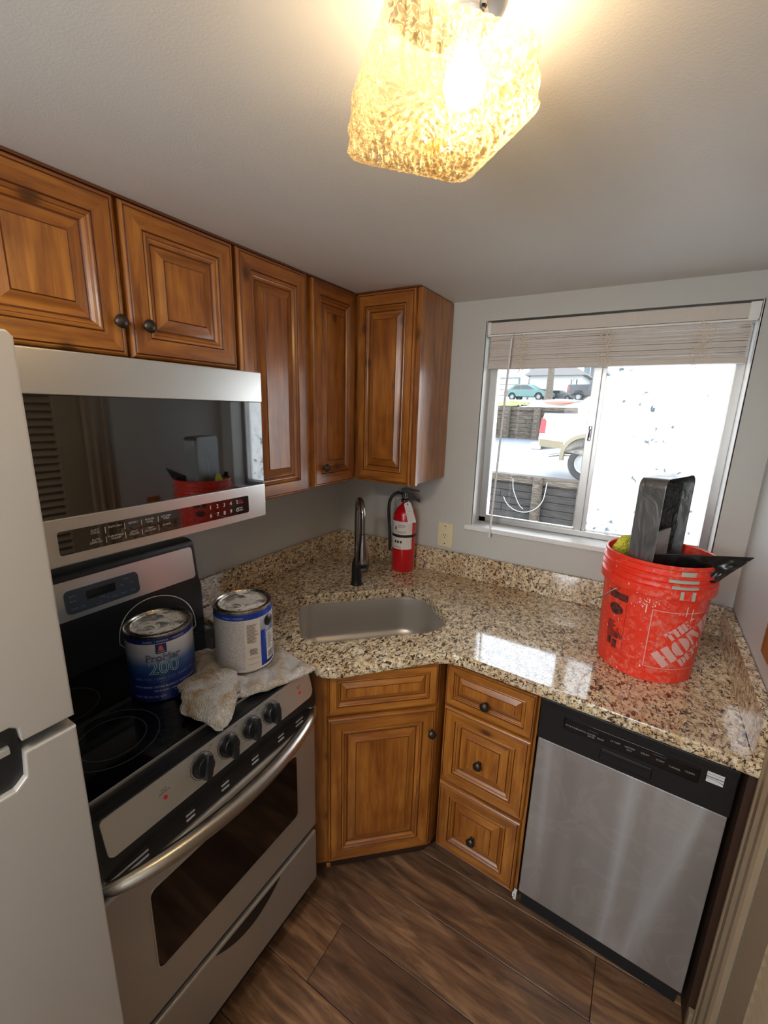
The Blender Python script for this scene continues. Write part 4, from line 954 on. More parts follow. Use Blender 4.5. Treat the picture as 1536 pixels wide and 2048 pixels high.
wtext('lettering', [('ZERO VOC / CERO COV / BASSE COV', 0.0092, 0.006, 0.064, 'CENTER'), ('_____________________________', 0.006, 0.006, 0.060, 'CENTER')], simple('pale_teal_ink', rgb(120, 160, 176), 0.4), b1, f, 0.005)
def outl(s, size, x, y, th):
    tb = text_bm(s, size, 'CENTER', outline=th, res=6)
    for v in tb.verts: v.co = Vector((v.co.x + x, v.co.y + y, 0))
    return wrap(tb, f, 0.006)
raw('lettering', outl('200', 0.048, 0.004, 0.082, 0.0007), simple('pale_green_ink', rgb(176, 214, 190), 0.4), b1)
raw('lettering', outl('ProMar', 0.027, 0.004, 0.118, 0.0006), simple('steel_grey_ink', rgb(58, 66, 88), 0.4), b1)
bars('emblem', [(-0.011, 0.014, 0.139, 0.165)], M_navy, b1, f, 0.004)
f2 = on_cyl(RC, A1, 0.0018)
bars('emblem', [(-0.004, 0.006, 0.148, 0.157), (-0.002, 0.004, 0.157, 0.1605), (-0.0055, 0.0075, 0.1465, 0.150)], simple('orange_red_ink', rgb(210, 92, 84), 0.4), b1, f2, 0.003)
bars('emblem', [(-0.0085, 0.0115, 0.1425, 0.1437)], M_print, b1, f2, 0.003)
b = B(); rp_ = Vector((-sin(A1 + 0.15), cos(A1 + 0.15), 0)); fp = Vector((cos(A1), sin(A1), 0))
hp = []
for k in range(29):
    t = pi * k / 28; hp.append(rp_ * (-(RC + 0.010) * cos(t)) + Vector((0, 0, 0.150 + 0.098 * sin(t) ** 0.8)) - fp * 0.030 * sin(t))
hp = [hp[0] + Vector((0, 0, -0.012)) + rp_ * 0.009] + hp + [hp[-1] + Vector((0, 0, -0.010)) - rp_ * 0.009]
b.tube(hp, 0.0014, 8); obj('wire_handle', b, M_alu, c1, smooth=60, label='thin wire bail handle')

c2, b2, l2 = can('paint can turned to its white fine-print side, standing on the towel', 0.446, -1.066, 0.932, M_paper)
A2 = atan2(CAM.y + 1.066, CAM.x - 0.446)
patch('blue_band', RC, 0.163, 0.181, A2 - 2.9, A2 + 2.9, M_blue, b2, 0.0004, 60)
patch('fine_print_panel', RC, 0.010, 0.160, A2 - 1.5, A2 + 0.0, M_fine, b2, 0.0005, 40)
patch('fine_print_panel', RC, 0.012, 0.150, A2 + 0.03, A2 + 0.52, simple('pale_beige_print', rgb(222, 210, 198), 0.4), b2, 0.0005, 20)
patch('blue_panel', RC, 0.008, 0.163, A2 + 0.56, A2 + 1.30, M_c1, b2, 0.0005, 20); patch('blue_stripe', RC, 0.008, 0.120, A2 + 0.56, A2 + 0.75, M_blue, b2, 0.0007, 8)
patch('barcode_panel', RC, 0.018, 0.108, A2 + 0.80, A2 + 1.22, M_paper, b2, 0.0009, 12)
f = on_cyl(RC, A2, 0.0016); random.seed(9)
rc = [(0.072 + 0.0016 * k, 0.072 + 0.0016 * k + random.choice((0.0004, 0.0009)), 0.024, 0.044) for k in range(15)] + [(0.071, 0.071 + random.uniform(0.01, 0.024), 0.100 - 0.0042 * k, 0.1015 - 0.0042 * k) for k in range(12)]
rc += [(0.006, 0.006 + random.uniform(0.02, 0.034), 0.146 - 0.0038 * k, 0.1472 - 0.0038 * k) for k in range(15)] + [(0.012, 0.034, 0.070 - 0.004 * k, 0.0715 - 0.004 * k) for k in range(5)] + [(0.005, 0.038, 0.042, 0.0428), (0.005, 0.038, 0.024, 0.0248)]
bars('fine_print', rc, M_ink, b2, f, 0.005)
wtext('lettering', [('GLOBAL  /  MUNDIAL', 0.006, -0.030, 0.169, 'CENTER')], M_print, b2, f, 0.005)
ae = A2 + 0.92
b = B(); b.lathe([(0.0165, 0), (0.0165, 0.004), (0.010, 0.008), (0, 0.009)], 24, M=T(RC * cos(ae), RC * sin(ae), 0.143) @ Matrix.Rotation(ae, 4, 'Z') @ Matrix.Rotation(pi / 2, 4, 'Y'), caps=(True, False)); obj('handle_ear', b, M_blk, c2, label='round black plastic handle ear')
bm = bmesh.new()
for x0, x1, y0, y1 in ((-0.03, 0.036, -0.018, 0.020),): bm.faces.new([bm.verts.new(p) for p in ((x0, y0, 0.1845), (x1, y0, 0.1845), (x1, y1, 0.1845), (x0, y1, 0.1845))])
bmesh.ops.rotate(bm, matrix=Matrix.Rotation(0.5, 3, 'Z'), verts=bm.verts); raw('lid_sticker', bm, M_paper, l2)

# ------------------------------------------------------------------ towel
tw = Mat('beige_terry_towel'); st = tw.noise(tw.coord(), 20, 3, 0.6, 0.5); wv = tw.noise(tw.coord(), 420, 2, 0.5)
def wave(rot, sc):
    q = tw.n('TexWave', bands_direction='X'); q.inputs['Scale'].default_value = sc; q.inputs['Distortion'].default_value = 5.0; q.inputs['Detail'].default_value = 2.0; q.inputs['Detail Scale'].default_value = 1.5
    tw.l(tw.coord((1, 1, 1), rot=(0.2, 0.3, rot)), q.inputs['Vector']); return q.outputs['Fac']
w1, w2 = wave(0.5, 62), wave(2.1, 95)
grid_ = tw.math('MULTIPLY', w1, w2)
tw.col(tw.mix(0.75, tw.ramp(st, [(0.32, rgb(178, 140, 98)), (0.42, rgb(216, 196, 170)), (0.56, rgb(240, 236, 232))]), tw.ramp(grid_, [(0.0, rgb(168, 160, 158)), (0.24, rgb(240, 238, 236)), (0.6, g1(1))]), 'MULTIPLY'))
tw.set(Roughness=0.95, Sheen_Weight=0.25); tw.bump(tw.math('ADD', grid_, tw.math('MULTIPLY', wv, 0.4)), 0.9, 0.004); M_tow = tw.m
def bil(P00, P10, P11, P01, u, v):
    return (Vector(P00) * (1 - u) + Vector(P10) * u) * (1 - v) + (Vector(P01) * (1 - u) + Vector(P11) * u) * v
def sheet(u, v):
    # u back-left -> right edge, v back -> front
    p = bil((0.285, -1.125, 0), (0.400, -0.935, 0), (0.655, -0.985, 0), (0.560, -1.215, 0), u, v)
    e = 0.014 * sin(u * 9 + v * 3) * v * (1 - v) * 4
    px, py = p.x + 0.012 * sin(pi * u) * (v - 0.2), p.y - 0.010 * sin(pi * u) * v + e * 0.5
    dc_ = sqrt((px - 0.446) ** 2 + (py + 1.066) ** 2); flat_ = min(1.0, max(0.0, (dc_ - 0.078) / 0.03))
    h = 0.0045 + 0.013 * flat_ * (0.5 + 0.5 * noise.noise(Vector((px * 18, py * 30, 1)))) + 0.008 * flat_ * abs(sin((px + py) * 42 + 2 * noise.noise(Vector((px * 9, py * 9, 0)))))
    ed = min(u, 1 - u, v, 1 - v); h *= min(1, 0.35 + ed * 12)
    return (px, py, 0.9205 + h)
b = B(); b.grid(sheet, 90, 80)
b.grid(lambda u, v: (lambda p: (p[0], p[1], max(0.9203, p[2] - 0.004)))(sheet(u, v)), 90, 80)
def roll(u, v):
    # bunched end: a folded lobe from under the can towards the knobs
    ax = bil((0.428, -1.186, 0), (0.624, -1.292, 0), (0.624, -1.292, 0), (0.428, -1.186, 0), u, 0)
    ax = ax + Vector((0.0, -0.012 * sin(pi * u), 0)); dirn = Vector((0.222, -0.114, 0)).normalized(); sd = Vector((-dirn.y, dirn.x, 0))
    wid = 0.046 + 0.032 * sin(pi * min(1, u * 1.15)) - 0.012 * u; hgt = 0.015 + 0.014 * sin(pi * u ** 0.8) 
    a_ = 2 * pi * v
    r1 = 1 + 0.18 * noise.noise(Vector((u * 5, cos(a_) * 1.6, sin(a_) * 1.6))) + 0.12 * abs(sin(a_ * 2.5 + u * 4)) - 0.06 + 0.09 * noise.noise(Vector((u * 16, cos(a_) * 5, sin(a_) * 5)))
    endk = sqrt(max(0.0, 1 - (2 * abs(u - 0.5)) ** 5)) * 0.97 + 0.03
    x_ = cos(a_) * wid * r1 * endk; z_ = (0.5 + 0.5 * sin(a_) * r1) * hgt * 2 * endk
    p = ax + sd * x_ + dirn * 0.02 * noise.noise(Vector((u * 3, v * 4, 7))); return (p.x, p.y, max(0.9206, 0.9215 + z_ - (0.004 if z_ < 0.006 else 0)))
b.grid(roll, 80, 72)
def fold(u, v):
    ax = bil((0.290, -1.125, 0), (0.500, -1.195, 0), (0.5, -1.2, 0), (0.3, -1.1, 0), u, 0); sd = Vector((0.31, 0.95, 0)); a_ = pi * v
    wd_ = 0.022 + 0.016 * sin(pi * u) + 0.006 * noise.noise(Vector((u * 6, v * 3, 3))); return (ax.x + sd.x * cos(a_) * wd_, ax.y + sd.y * cos(a_) * wd_, 0.9206 + (0.024 + 0.012 * noise.noise(Vector((u * 7, 0, 3)))) * sin(a_) * min(1, u * 8, (1 - u) * 8 + 0.1))
b.grid(fold, 50, 20)
to = obj('dish_towel', b, M_tow, smooth=180); tag(to, 'rumpled off-white terry towel under the right paint can, bunched over the range front', 'towel')

# unseen pendant globe added behind the camera to brighten the room
l2_ = thing('fill_pendant', 'white globe pendant added out of view behind the camera as fill light', 'lamp', (0.88, -2.80, ZC))
b = B(); b.lathe([(0.06, 0.0), (0.06, -0.012), (0.02, -0.03), (0.0, -0.03)], 32, caps=(True, False)); b.tube([(0, 0, -0.02), (0, 0, -0.22)], 0.004, 8); b.lathe([(0.03, -0.22), (0.035, -0.26), (0.0, -0.26)], 24, caps=(True, False)); obj('cord', b, M_white, l2_)
gp = bpy.data.lights.new('globe_fill_light', 'POINT'); gp.energy = 30.0; gp.color = (0.93, 0.98, 1.0); gp.shadow_soft_size = 0.13
go = bpy.data.objects.new('globe_fill_light', gp); COL.objects.link(go); go.parent = l2_; go.location = (0, 0, -0.40)
gg = Mat('glowing_fill_globe'); e_ = gg.n('Emission'); e_.inputs[0].default_value = (0.93, 0.98, 1.0, 1); e_.inputs[1].default_value = 6; t_ = gg.n('BsdfTransparent'); ms = gg.n('MixShader'); ms.inputs[0].default_value = 0.4
gg.l(t_.outputs[0], ms.inputs[1]); gg.l(e_.outputs[0], ms.inputs[2]); gg.l(ms.outputs[0], gg.out.inputs[0])
b = B(); b.lathe([(0.142 * sin(pi * k / 20) + 0.0005, -0.40 + 0.142 * cos(pi * k / 20)) for k in range(21)], 40); obj('globe', b, gg.m, l2_, smooth=60)

l3_ = thing('ceiling_lamp', 'small round flush lamp added out of view behind the camera as fill light', 'lamp', (0.98, -2.12, ZC))  # unseen flush lamp, added for extra fill from above
b = B(); b.lathe([(0.15, 0.0), (0.15, -0.010), (0.142, -0.040), (0.138, -0.042), (0.136, -0.038), (0.0, -0.038)], 48, caps=(True, False)); obj('base', b, M_white, l3_)
b = B(); b.lathe([(0.135, -0.0385), (0.135, -0.0395), (0.0, -0.0395)], 48, caps=(True, False)); obj('diffuser', b, emit('fill_lamp_diffuser', (1.0, 0.93, 0.85, 1), 12), l3_)
al = bpy.data.lights.new('flush_fill_light', 'AREA'); al.shape = 'DISK'; al.size = 0.26; al.energy = 4.0; al.color = (1.0, 0.96, 0.90)
ao = bpy.data.objects.new('flush_fill_light', al); COL.objects.link(ao); ao.parent = l3_; ao.location = (0, 0, -0.042)
# ------------------------------------------------------------------ bucket
bm_ = Mat('scuffed_orange_red_plastic'); n1 = bm_.noise(bm_.coord(), 55, 5, 0.7, 0.6); n2 = bm_.noise(bm_.coord((1, 1, 0.35)), 9, 3, 0.6, 1.2)
sc_ = bm_.math('MULTIPLY', bm_.ramp(n1, [(0.46, g1(0)), (0.66, g1(1))]), bm_.ramp(n2, [(0.4, g1(0.15)), (0.62, g1(0.9))]))
spk = bm_.ramp(bm_.noise(bm_.coord((1, 1, 0.7)), 130, 2, 0.5), [(0.70, g1(0)), (0.735, g1(1))])
bm_.col(bm_.mix(spk, bm_.mix(sc_, rgb(238, 56, 32), rgb(230, 140, 126)), rgb(240, 222, 218)))
bm_.set(Roughness=0.38, Subsurface_Weight=0.12, Subsurface_Radius=(0.02, 0.006, 0.003), Subsurface_Scale=1.0); M_buck = bm_.m
BX, BY = 1.480, -0.352
BK = thing('bucket', 'scuffed orange-red plastic bucket full of painting tools on the granite under the window', 'bucket', (BX, BY, Z))
BH = 0.368
def br(z): return 0.131 + (0.1455 - 0.131) * z / BH
outer = [(0.112, 0.003), (0.112, 0.0005), (0.128, 0.0005), (0.1315, 0.004), (br(0.27), 0.27), (br(0.27), 0.272), (br(0.275) + 0.010, 0.274), (br(0.28) + 0.0105, 0.300), (br(0.30) + 0.002, 0.303), (br(0.31), 0.312), (br(0.31) + 0.009, 0.314), (br(0.32) + 0.009, 0.319), (br(0.32) + 0.001, 0.321), (br(0.33), 0.331), (br(0.33) + 0.008, 0.333), (br(0.34) + 0.008, 0.338), (br(0.34) + 0.001, 0.340), (br(0.355), 0.355), (br(0.36) + 0.004, 0.358), (br(0.36) + 0.0045, 0.365), (br(0.36) + 0.0015, 0.3685), (br(0.36) - 0.002, 0.366), (br(0.34) - 0.0025, 0.34), (br(0.0) - 0.003, 0.006), (0.0, 0.004)]
b = B(); b.lathe(outer, 96, caps=(True, False)); bk = obj('pail', b, M_buck, BK, smooth=30, label='orange-red pail with ribbed rim')
ACB = atan2(CAM.y - BY, CAM.x - BX)
def on_b(a0, h=0.0013): return lambda x, y: ((br(y) + h) * cos(a0 + x / 0.138), (br(y) + h) * sin(a0 + x / 0.138), y)
# square logo frame and stencil lettering
M_logo = simple('worn_pink_white_print', rgb(222, 170, 164), 0.5)
L0, L1, B0, B1 = 0.004, 0.186, 0.050, 0.232
fb_ = on_b(ACB)
bars('logo_frame', [(L0, L0 + 0.0022, B0, B1), (L1 - 0.0022, L1, B0, B1), (L0, L1, B0, B0 + 0.0022), (L0, L1, B1 - 0.0022, B1)], M_logo, bk, fb_, 0.006)
def poly_letters(word, h, x0, y0, ang, gap=0.05):
    G = {'T': (0.78, [[(0, 0.78), (0.32, 0.78), (0.32, 1), (0, 1)], [(0.46, 0.78), (0.78, 0.78), (0.78, 1), (0.46, 1)], [(0.22, 0), (0.56, 0), (0.56, 0.72), (0.22, 0.72)], [(0, 0.62), (0.08, 0.62), (0.12, 0.78), (0, 0.78)], [(0.70, 0.62), (0.78, 0.62), (0.78, 0.78), (0.66, 0.78)]]),
         'H': (0.90, [[(0, 0), (0.38, 0), (0.38, 1), (0, 1)], [(0.52, 0), (0.90, 0), (0.90, 1), (0.52, 1)], [(0.38, 0.44), (0.46, 0.44), (0.46, 0.58), (0.38, 0.58)]]),
         'E': (0.72, [[(0, 0), (0.36, 0), (0.36, 1), (0, 1)], [(0.42, 0), (0.72, 0), (0.72, 0.28), (0.64, 0.12), (0.42, 0.12)], [(0.42, 0.44), (0.60, 0.36), (0.60, 0.64), (0.42, 0.56)], [(0.42, 0.88), (0.64, 0.88), (0.72, 0.72), (0.72, 1), (0.42, 1)]]),
         'M': (1.15, [[(0, 0), (0.14, 0), (0.14, 0.86), (0, 1)], [(0.02, 1), (0.40, 1), (0.66, 0.30), (0.55, 0.0), (0.16, 0.86)], [(0.70, 0.42), (0.60, 0.12), (0.86, 1), (0.84, 1)], [(0.78, 0), (1.15, 0), (1.15, 1), (0.78, 1)]]),
         'D': (0.85, [[(0, 0), (0.36, 0), (0.36, 1), (0, 1)], [(0.44, 0), (0.62, 0.03), (0.78, 0.18), (0.85, 0.5), (0.78, 0.82), (0.62, 0.97), (0.44, 1)]]),
         'P': (0.78, [[(0, 0), (0.36, 0), (0.36, 1), (0, 1)], [(0.44, 0.42), (0.62, 0.44), (0.76, 0.56), (0.78, 0.72), (0.70, 0.92), (0.44, 1)]]),
         'O': (0.98, [[(0.42, 0.0), (0.42, 1.0)] , [(0.56, 0.0), (0.56, 1.0)]])}
    bm = bmesh.new(); x = 0
    for ch in word:
        w_, ps = G[ch]
        if ch == 'O':
            for s_ in (-1, 1):
                pp = [(0.49 + s_ * 0.09, 0.02)] + [(0.49 + s_ * 0.09 + s_ * 0.40 * sin(pi * k / 12), 0.5 - 0.5 * cos(pi * k / 12)) for k in range(13)]
                pp = pp[1:]
                bm.faces.new([bm.verts.new((x + px, py, 0)) for px, py in pp])
        else:
            for p in ps: bm.faces.new([bm.verts.new((x + px, py, 0)) for px, py in p])
        x += w_ + gap
    bmesh.ops.scale(bm, vec=(h, h, 1), verts=bm.verts); bmesh.ops.rotate(bm, matrix=Matrix.Rotation(ang, 3, 'Z'), verts=bm.verts); bmesh.ops.translate(bm, vec=(x0, y0, 0), verts=bm.verts)
    bmesh.ops.triangulate(bm, faces=[f_ for f_ in bm.faces if len(f_.verts) > 4])
    return bm
an = radians(42)
for wd_, h_, x_, y_ in (('THE', 0.029, 0.061, 0.139), ('HOME', 0.055, 0.056, 0.053), ('DEPOT', 0.029, 0.112, 0.060)):
    q = poly_letters(wd_, h_, x_, y_, an)
    for co, no in (((L1 - 0.003, 0, 0), (1, 0, 0)), ((0, B0 + 0.003, 0), (0, -1, 0)), ((0, B1 - 0.003, 0), (0, 1, 0))):
        bmesh.ops.bisect_plane(q, geom=q.verts[:] + q.edges[:] + q.faces[:], plane_co=co, plane_no=no, clear_outer=True)
    wrap(q, on_b(ACB, 0.0014), 0.005); raw('lettering', q, M_logo, bk)
# worn black label on the left
M_worn = Mat('worn_black_print'); wn = M_worn.noise(M_worn.coord(), 90, 4, 0.7)
M_worn.col(M_worn.ramp(wn, [(0.44, rgb(42, 34, 34)), (0.56, rgb(120, 42, 34))])); M_worn.set(Roughness=0.6); M_worn = M_worn.m
fl_ = on_b(ACB - 0.66, 0.0014)
rr = [(-0.030, 0.032, 0.228, 0.250), (0.0305, 0.0315, 0.07, 0.225), (-0.022, -0.006, 0.075, 0.100), (-0.002, 0.014, 0.068, 0.096)]
random.seed(4)
for k in range(9): rr.append((-0.026, random.uniform(-0.006, 0.022), 0.150 - 0.006 * k, 0.1535 - 0.006 * k))
for k in range(5): rr.append((0.006 + 0.005 * k, 0.009 + 0.005 * k, 0.105, 0.105 + random.uniform(0.01, 0.05)))
bars('worn_label', rr, M_worn, bk, fl_, 0.005)
eb = bmesh.new(); bmesh.ops.create_circle(eb, cap_ends=True, segments=20, radius=0.019)
bmesh.ops.scale(eb, vec=(1.25, 0.95, 1), verts=eb.verts); bmesh.ops.translate(eb, vec=(-0.002, 0.196, 0), verts=eb.verts); wrap(eb, fl_, 0.004); raw('worn_emblem', eb, M_worn, bk)
# dried paint on the rim and drips
M_pt = simple('dried_pale_green_paint', rgb(176, 182, 170), 0.6)
rb_ = lambda a0, r, h: (lambda x, y: ((r + h) * cos(a0 + x / 0.15), (r + h) * sin(a0 + x / 0.15), y))
bars('paint_stain', [(0.058, 0.098, 0.3410, 0.3545)], M_pt, bk, rb_(ACB, 0.1452, 0.0012), 0.004)
bars('paint_stain', [(0.040, 0.112, 0.3035, 0.3125), (0.030, 0.110, 0.3215, 0.331)], M_pt, bk, rb_(ACB, 0.1460, 0.0025), 0.004)
bars('paint_stain', [(0.062, 0.071, 0.276, 0.300), (0.092, 0.102, 0.274, 0.300)], M_pt, bk, rb_(ACB, 0.1525, 0.0012), 0.003)
random.seed(21); dr_ = []
for k in range(26):
    x_ = random.gauss(-0.02, 0.018); y_ = random.uniform(0.235, 0.262) - abs(x_) * 0.2; s_ = random.uniform(0.0007, 0.0016); dr_.append((x_ - s_, x_ + s_, y_ - s_ * 1.6, y_ + s_))
dr_ += [(-0.012, -0.009, 0.218, 0.240), (0.105, 0.1075, 0.205, 0.245), (0.088, 0.0905, 0.222, 0.250), (0.070, 0.0725, 0.226, 0.229), (0.078, 0.081, 0.226, 0.228), (-0.004, 0.0, 0.044, 0.050)]
bars('paint_drip', dr_, simple('pale_paint_drip', rgb(224, 210, 204), 0.5), bk, on_b(ACB, 0.0016), 0.003)
# bail
ab = ACB - 0.62
b = B(); e0_ = Vector((cos(ab), sin(ab), 0)); tgv = Vector((-sin(ab), cos(ab), 0))
pts = [e0_ * 0.147 + Vector((0, 0, 0.262)), e0_ * 0.158 + Vector((0, 0, 0.262)) - tgv * 0.006] 
for k in range(1, 17):
    t = k / 16; an_ = ab - t * pi; pts.append(Vector((cos(an_), sin(an_), 0)) * 0.168 + Vector((0, 0, 0.262 - 0.115 * sin(pi * t) ** 0.8)))
pts.append(-e0_ * 0.147 + Vector((0, 0, 0.262)))
b.tube(spline(pts, 4), 0.0019, 8); obj('bail_handle', b, M_alu, BK, smooth=60, label='bent wire bail')

# --- things in the bucket
M_tray = Mat('dull_galvanised_tray'); tn = M_tray.noise(M_tray.coord((1, 1, 0.5)), 16, 3, 0.6, 1.5); M_tray.set(Metallic=0.75, Base_Color=rgb(120, 120, 120)); M_tray.rough(M_tray.ramp(tn, [(0.4, g1(0.32)), (0.6, g1(0.5))])); M_tray.bump(tn, 0.35, 0.01); M_tray = M_tray.m
wv_ = Vector((cos(radians(68)), sin(radians(68)), 0)); dv = Vector((wv_.y, -wv_.x, 0)); base = Vector((1.390, -0.438, Z + 0.008))
t = thing('paint_tray', 'metal roller tray standing upright in the bucket, tallest thing in it', 'paint tray', base)
Mtr = Matrix((wv_, Vector((0, 0, 1)), dv)).transposed().to_4x4()     # local x width, y height, z depth
TW_, THH, TD = 0.212, 0.590, 0.072
oc = rrect(0, TW_, 0, THH, 0.028, 8); ic = inset(oc, 0.0025)
b = B(); b.rings([[(x, y, 0) for x, y in inset(oc, 0.010)], [(x, y, 0.004) for x, y in inset(oc, 0.003)], [(x, y, TD) for x, y in oc], [(x, y, TD + 0.0015) for x, y in inset(oc, 0.0005)], [(x, y, TD) for x, y in ic], [(x, y, 0.006) for x, y in inset(ic, 0.004)], [(x, y, 0.003) for x, y in inset(ic, 0.011)]], True, (True, True), M=Mtr)
obj('tray_shell', b, M_tray, t, smooth=40, label='thin-walled metal shell')
M_film = Mat('crinkled_black_film'); fn_ = M_film.noise(M_film.coord((1, 1, 1.0)), 14, 4, 0.6, 2.2); M_film.set(Base_Color=rgb(54, 56, 58), Roughness=0.22, Specular_IOR_Level=0.8); M_film.bump(fn_, 1.0, 0.02); M_film = M_film.m
def film(u, v):
    x = 0.007 + (TW_ - 0.014) * u; y = 0.24 + (THH - 0.268) * v; cr = 0.012 * noise.noise(Vector((u * 5, v * 9, 2))) + 0.010 * noise.noise(Vector((u * 14, v * 20, 5)))
    return Mtr @ Vector((x, y, 0.018 + 0.028 * abs(2 * u - 1) ** 2 + cr * sin(pi * u) ** 0.5))
b = B(); b.grid(film, 36, 48); obj('tray_liner', b, M_film, t, smooth=180, label='crinkled black plastic liner')
# perforated grid
g = thing('roller_grid', 'small black and white roller grid tucked inside the upright tray', 'roller grid', base + wv_ * 0.055 + dv * 0.046 + Vector((0, 0, 0.30)))
b = B(); M_grid = simple('pale_grid_plastic', rgb(206, 200, 196), 0.5)
for k in range(13): b.box(k * 0.009, k * 0.009 + 0.003, 0, 0.125, 0, 0.002, M=Mtr)
for k in range(14): b.box(0, 0.108, k * 0.009, k * 0.009 + 0.003, 0, 0.002, M=Mtr)
b.box(-0.003, 0.111, -0.30, 0.0, -0.001, 0.003, M=Mtr)
obj('grid', b, M_grid, g, smooth=0)
b = B(); b.box(-0.002, 0.110, -0.002, 0.127, -0.004, -0.002, M=Mtr); obj('backing', b, M_film, g)
# black plastic tray / bag leaning out on the right
pb_ = Vector((1.452, -0.458, 1.06))
sh4 = [Vector((1.445, -0.452, 1.295)), Vector((1.678, -0.440, 1.325)), Vector((1.602, -0.415, 1.215)), Vector((1.440, -0.440, 1.020))]
def bag(u, v):
    p = bil(sh4[0], sh4[1], sh4[2], sh4[3], u, v); n_ = Vector((0.1, -0.98, 0.2)).normalized()
    h = 0.010 * noise.noise(Vector((u * 4, v * 3, 1))) + 0.016 * exp_(-((u - 0.62) ** 2 + (v - 0.62) ** 2) / 0.02) + 0.006 * noise.noise(Vector((u * 12, v * 9, 1)))
    return p + n_ * h * min(1, v * 6)
from math import exp as exp_
M_bag = Mat('glossy_black_sheet'); M_bag.set(Base_Color=rgb(16, 16, 17), Roughness=0.25, Specular_IOR_Level=0.7); M_bag.bump(M_bag.noise(M_bag.coord(), 9, 2, 0.5, 1.2), 0.3, 0.02); M_bag = M_bag.m
b = B(); b.grid(bag, 50, 26); b.grid(lambda u, v: tuple(Vector(bag(u, v)) + Vector((0, 0.003, -0.001))), 50, 26)
b.tube([tuple(Vector(bag(k / 20, 0)) + Vector((0, 0.0015, 0))) for k in range(21)], 0.0022, 6)
o = obj('tray_liner', b, M_bag, smooth=180); tag(o, 'pointed black plastic tray liner leaning out of the bucket towards the right wall', 'tray liner')
# sponge, knife, brush
M_sp = Mat('yellow_scrub_sponge'); sn = M_sp.vor(M_sp.coord(), 160); M_sp.col(M_sp.ramp(sn, [(0.1, rgb(196, 190, 40)), (0.5, rgb(232, 226, 84))])); M_sp.set(Roughness=0.9); M_sp.bump(sn, 1.0, 0.004); M_sp = M_sp.m
def blob(u, v):
    a_ = 2 * pi * u; c_ = pi * v; r = 1 + 0.14 * noise.noise(Vector((cos(a_) * 2.4, sin(a_) * 2.4, cos(c_) * 2.4))); return (0.042 * r * sin(c_) * cos(a_), 0.020 * r * sin(c_) * sin(a_), 0.046 * r * cos(c_))
b = B(); b.grid(blob, 40, 24, cu=True); o = obj('sponge', b, M_sp, loc=(1.381, -0.318, Z + 0.350), rot=(0.2, 0.3, 0.9), smooth=180); tag(o, 'bumpy yellow scrub sponge at the left of the bucket mouth', 'sponge')
b = B()
def mopf(u, v):
    a_ = 2 * pi * u; c_ = pi * v; r = 1 + 0.3 * noise.noise(Vector((cos(a_) * 5, sin(a_) * 5, cos(c_) * 5))); return (0.027 * r * sin(c_) * cos(a_), 0.030 * r * sin(c_) * sin(a_), 0.13 * r * cos(c_))
b.grid(mopf, 36, 24, cu=True); o = obj('rag', b, M_sp, loc=(1.381, -0.322, Z + 0.190), smooth=180); tag(o, 'bunched yellow rag deep in the bucket below the sponge', 'rag')
k = thing('putty_knife', 'putty knife with yellow and black handle at the back of the bucket', 'putty knife', (1.478, -0.248, Z + 0.06))
k.rotation_euler = (radians(-6), radians(-5), radians(20))
b = B(); b.prism([(-0.030, 0.0), (0.030, 0.0), (0.010, 0.21), (-0.010, 0.21)], -0.0008, 0.0008, M=RX90); obj('blade', b, M_steel, k)
b = B(); b.prism([(-0.010, 0.20), (0.010, 0.20), (0.014, 0.25), (0.012, 0.31), (-0.012, 0.31), (-0.014, 0.25)], -0.009, 0.009, M=RX90, bev=0.004); hd = obj('grip', b, simple('yellow_grip', rgb(206, 160, 30), 0.4), k)
b = B(); b.prism([(-0.013, 0.305), (0.013, 0.305), (0.011, 0.335), (-0.011, 0.335)], -0.010, 0.010, M=RX90, bev=0.004); obj('end_cap', b, M_blk, k)

# ------------------------------------------------------------------ outside
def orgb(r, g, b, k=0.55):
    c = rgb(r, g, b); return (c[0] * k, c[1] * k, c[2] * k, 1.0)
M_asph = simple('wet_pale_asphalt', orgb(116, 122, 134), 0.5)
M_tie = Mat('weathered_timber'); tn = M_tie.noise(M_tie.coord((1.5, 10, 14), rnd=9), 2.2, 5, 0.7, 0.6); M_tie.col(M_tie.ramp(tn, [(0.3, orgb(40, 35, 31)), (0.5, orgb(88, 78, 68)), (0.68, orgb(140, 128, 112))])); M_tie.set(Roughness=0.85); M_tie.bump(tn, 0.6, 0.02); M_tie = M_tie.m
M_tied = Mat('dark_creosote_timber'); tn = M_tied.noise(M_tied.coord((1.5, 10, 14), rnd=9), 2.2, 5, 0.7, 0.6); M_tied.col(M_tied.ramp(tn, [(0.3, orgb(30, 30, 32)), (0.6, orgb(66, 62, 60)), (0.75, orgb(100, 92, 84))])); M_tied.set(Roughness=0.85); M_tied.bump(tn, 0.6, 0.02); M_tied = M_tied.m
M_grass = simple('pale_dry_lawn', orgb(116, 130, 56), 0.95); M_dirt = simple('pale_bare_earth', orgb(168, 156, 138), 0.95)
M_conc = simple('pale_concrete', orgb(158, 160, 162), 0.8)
def slab(name, quad, th, m, label=None, cat=None):
    q = B(); q.rings([[(x, y, z - th) for x, y, z in quad], list(quad)], True, (True, True)); o = obj(name, q, m, smooth=0)
    o['kind'] = 'structure'; return o
ZD = 0.17
slab('ground_1', [(-9, 0.16, -1.6), (9, 0.16, -1.6), (9, 9.6, -1.6), (-9, 9.6, -1.6)], 0.1, M_dirt)
slab('driveway', [(-14, 10.30, ZD), (10, 8.42, ZD), (14, 22.2, 0.33), (-14, 22.2, 0.33)], 0.2, M_asph)
slab('lawn_1', [(-30, 22.5, 1.98), (20, 22.5, 1.98), (20, 36.0, 2.75), (-30, 36.0, 2.75)], 0.2, M_dirt)
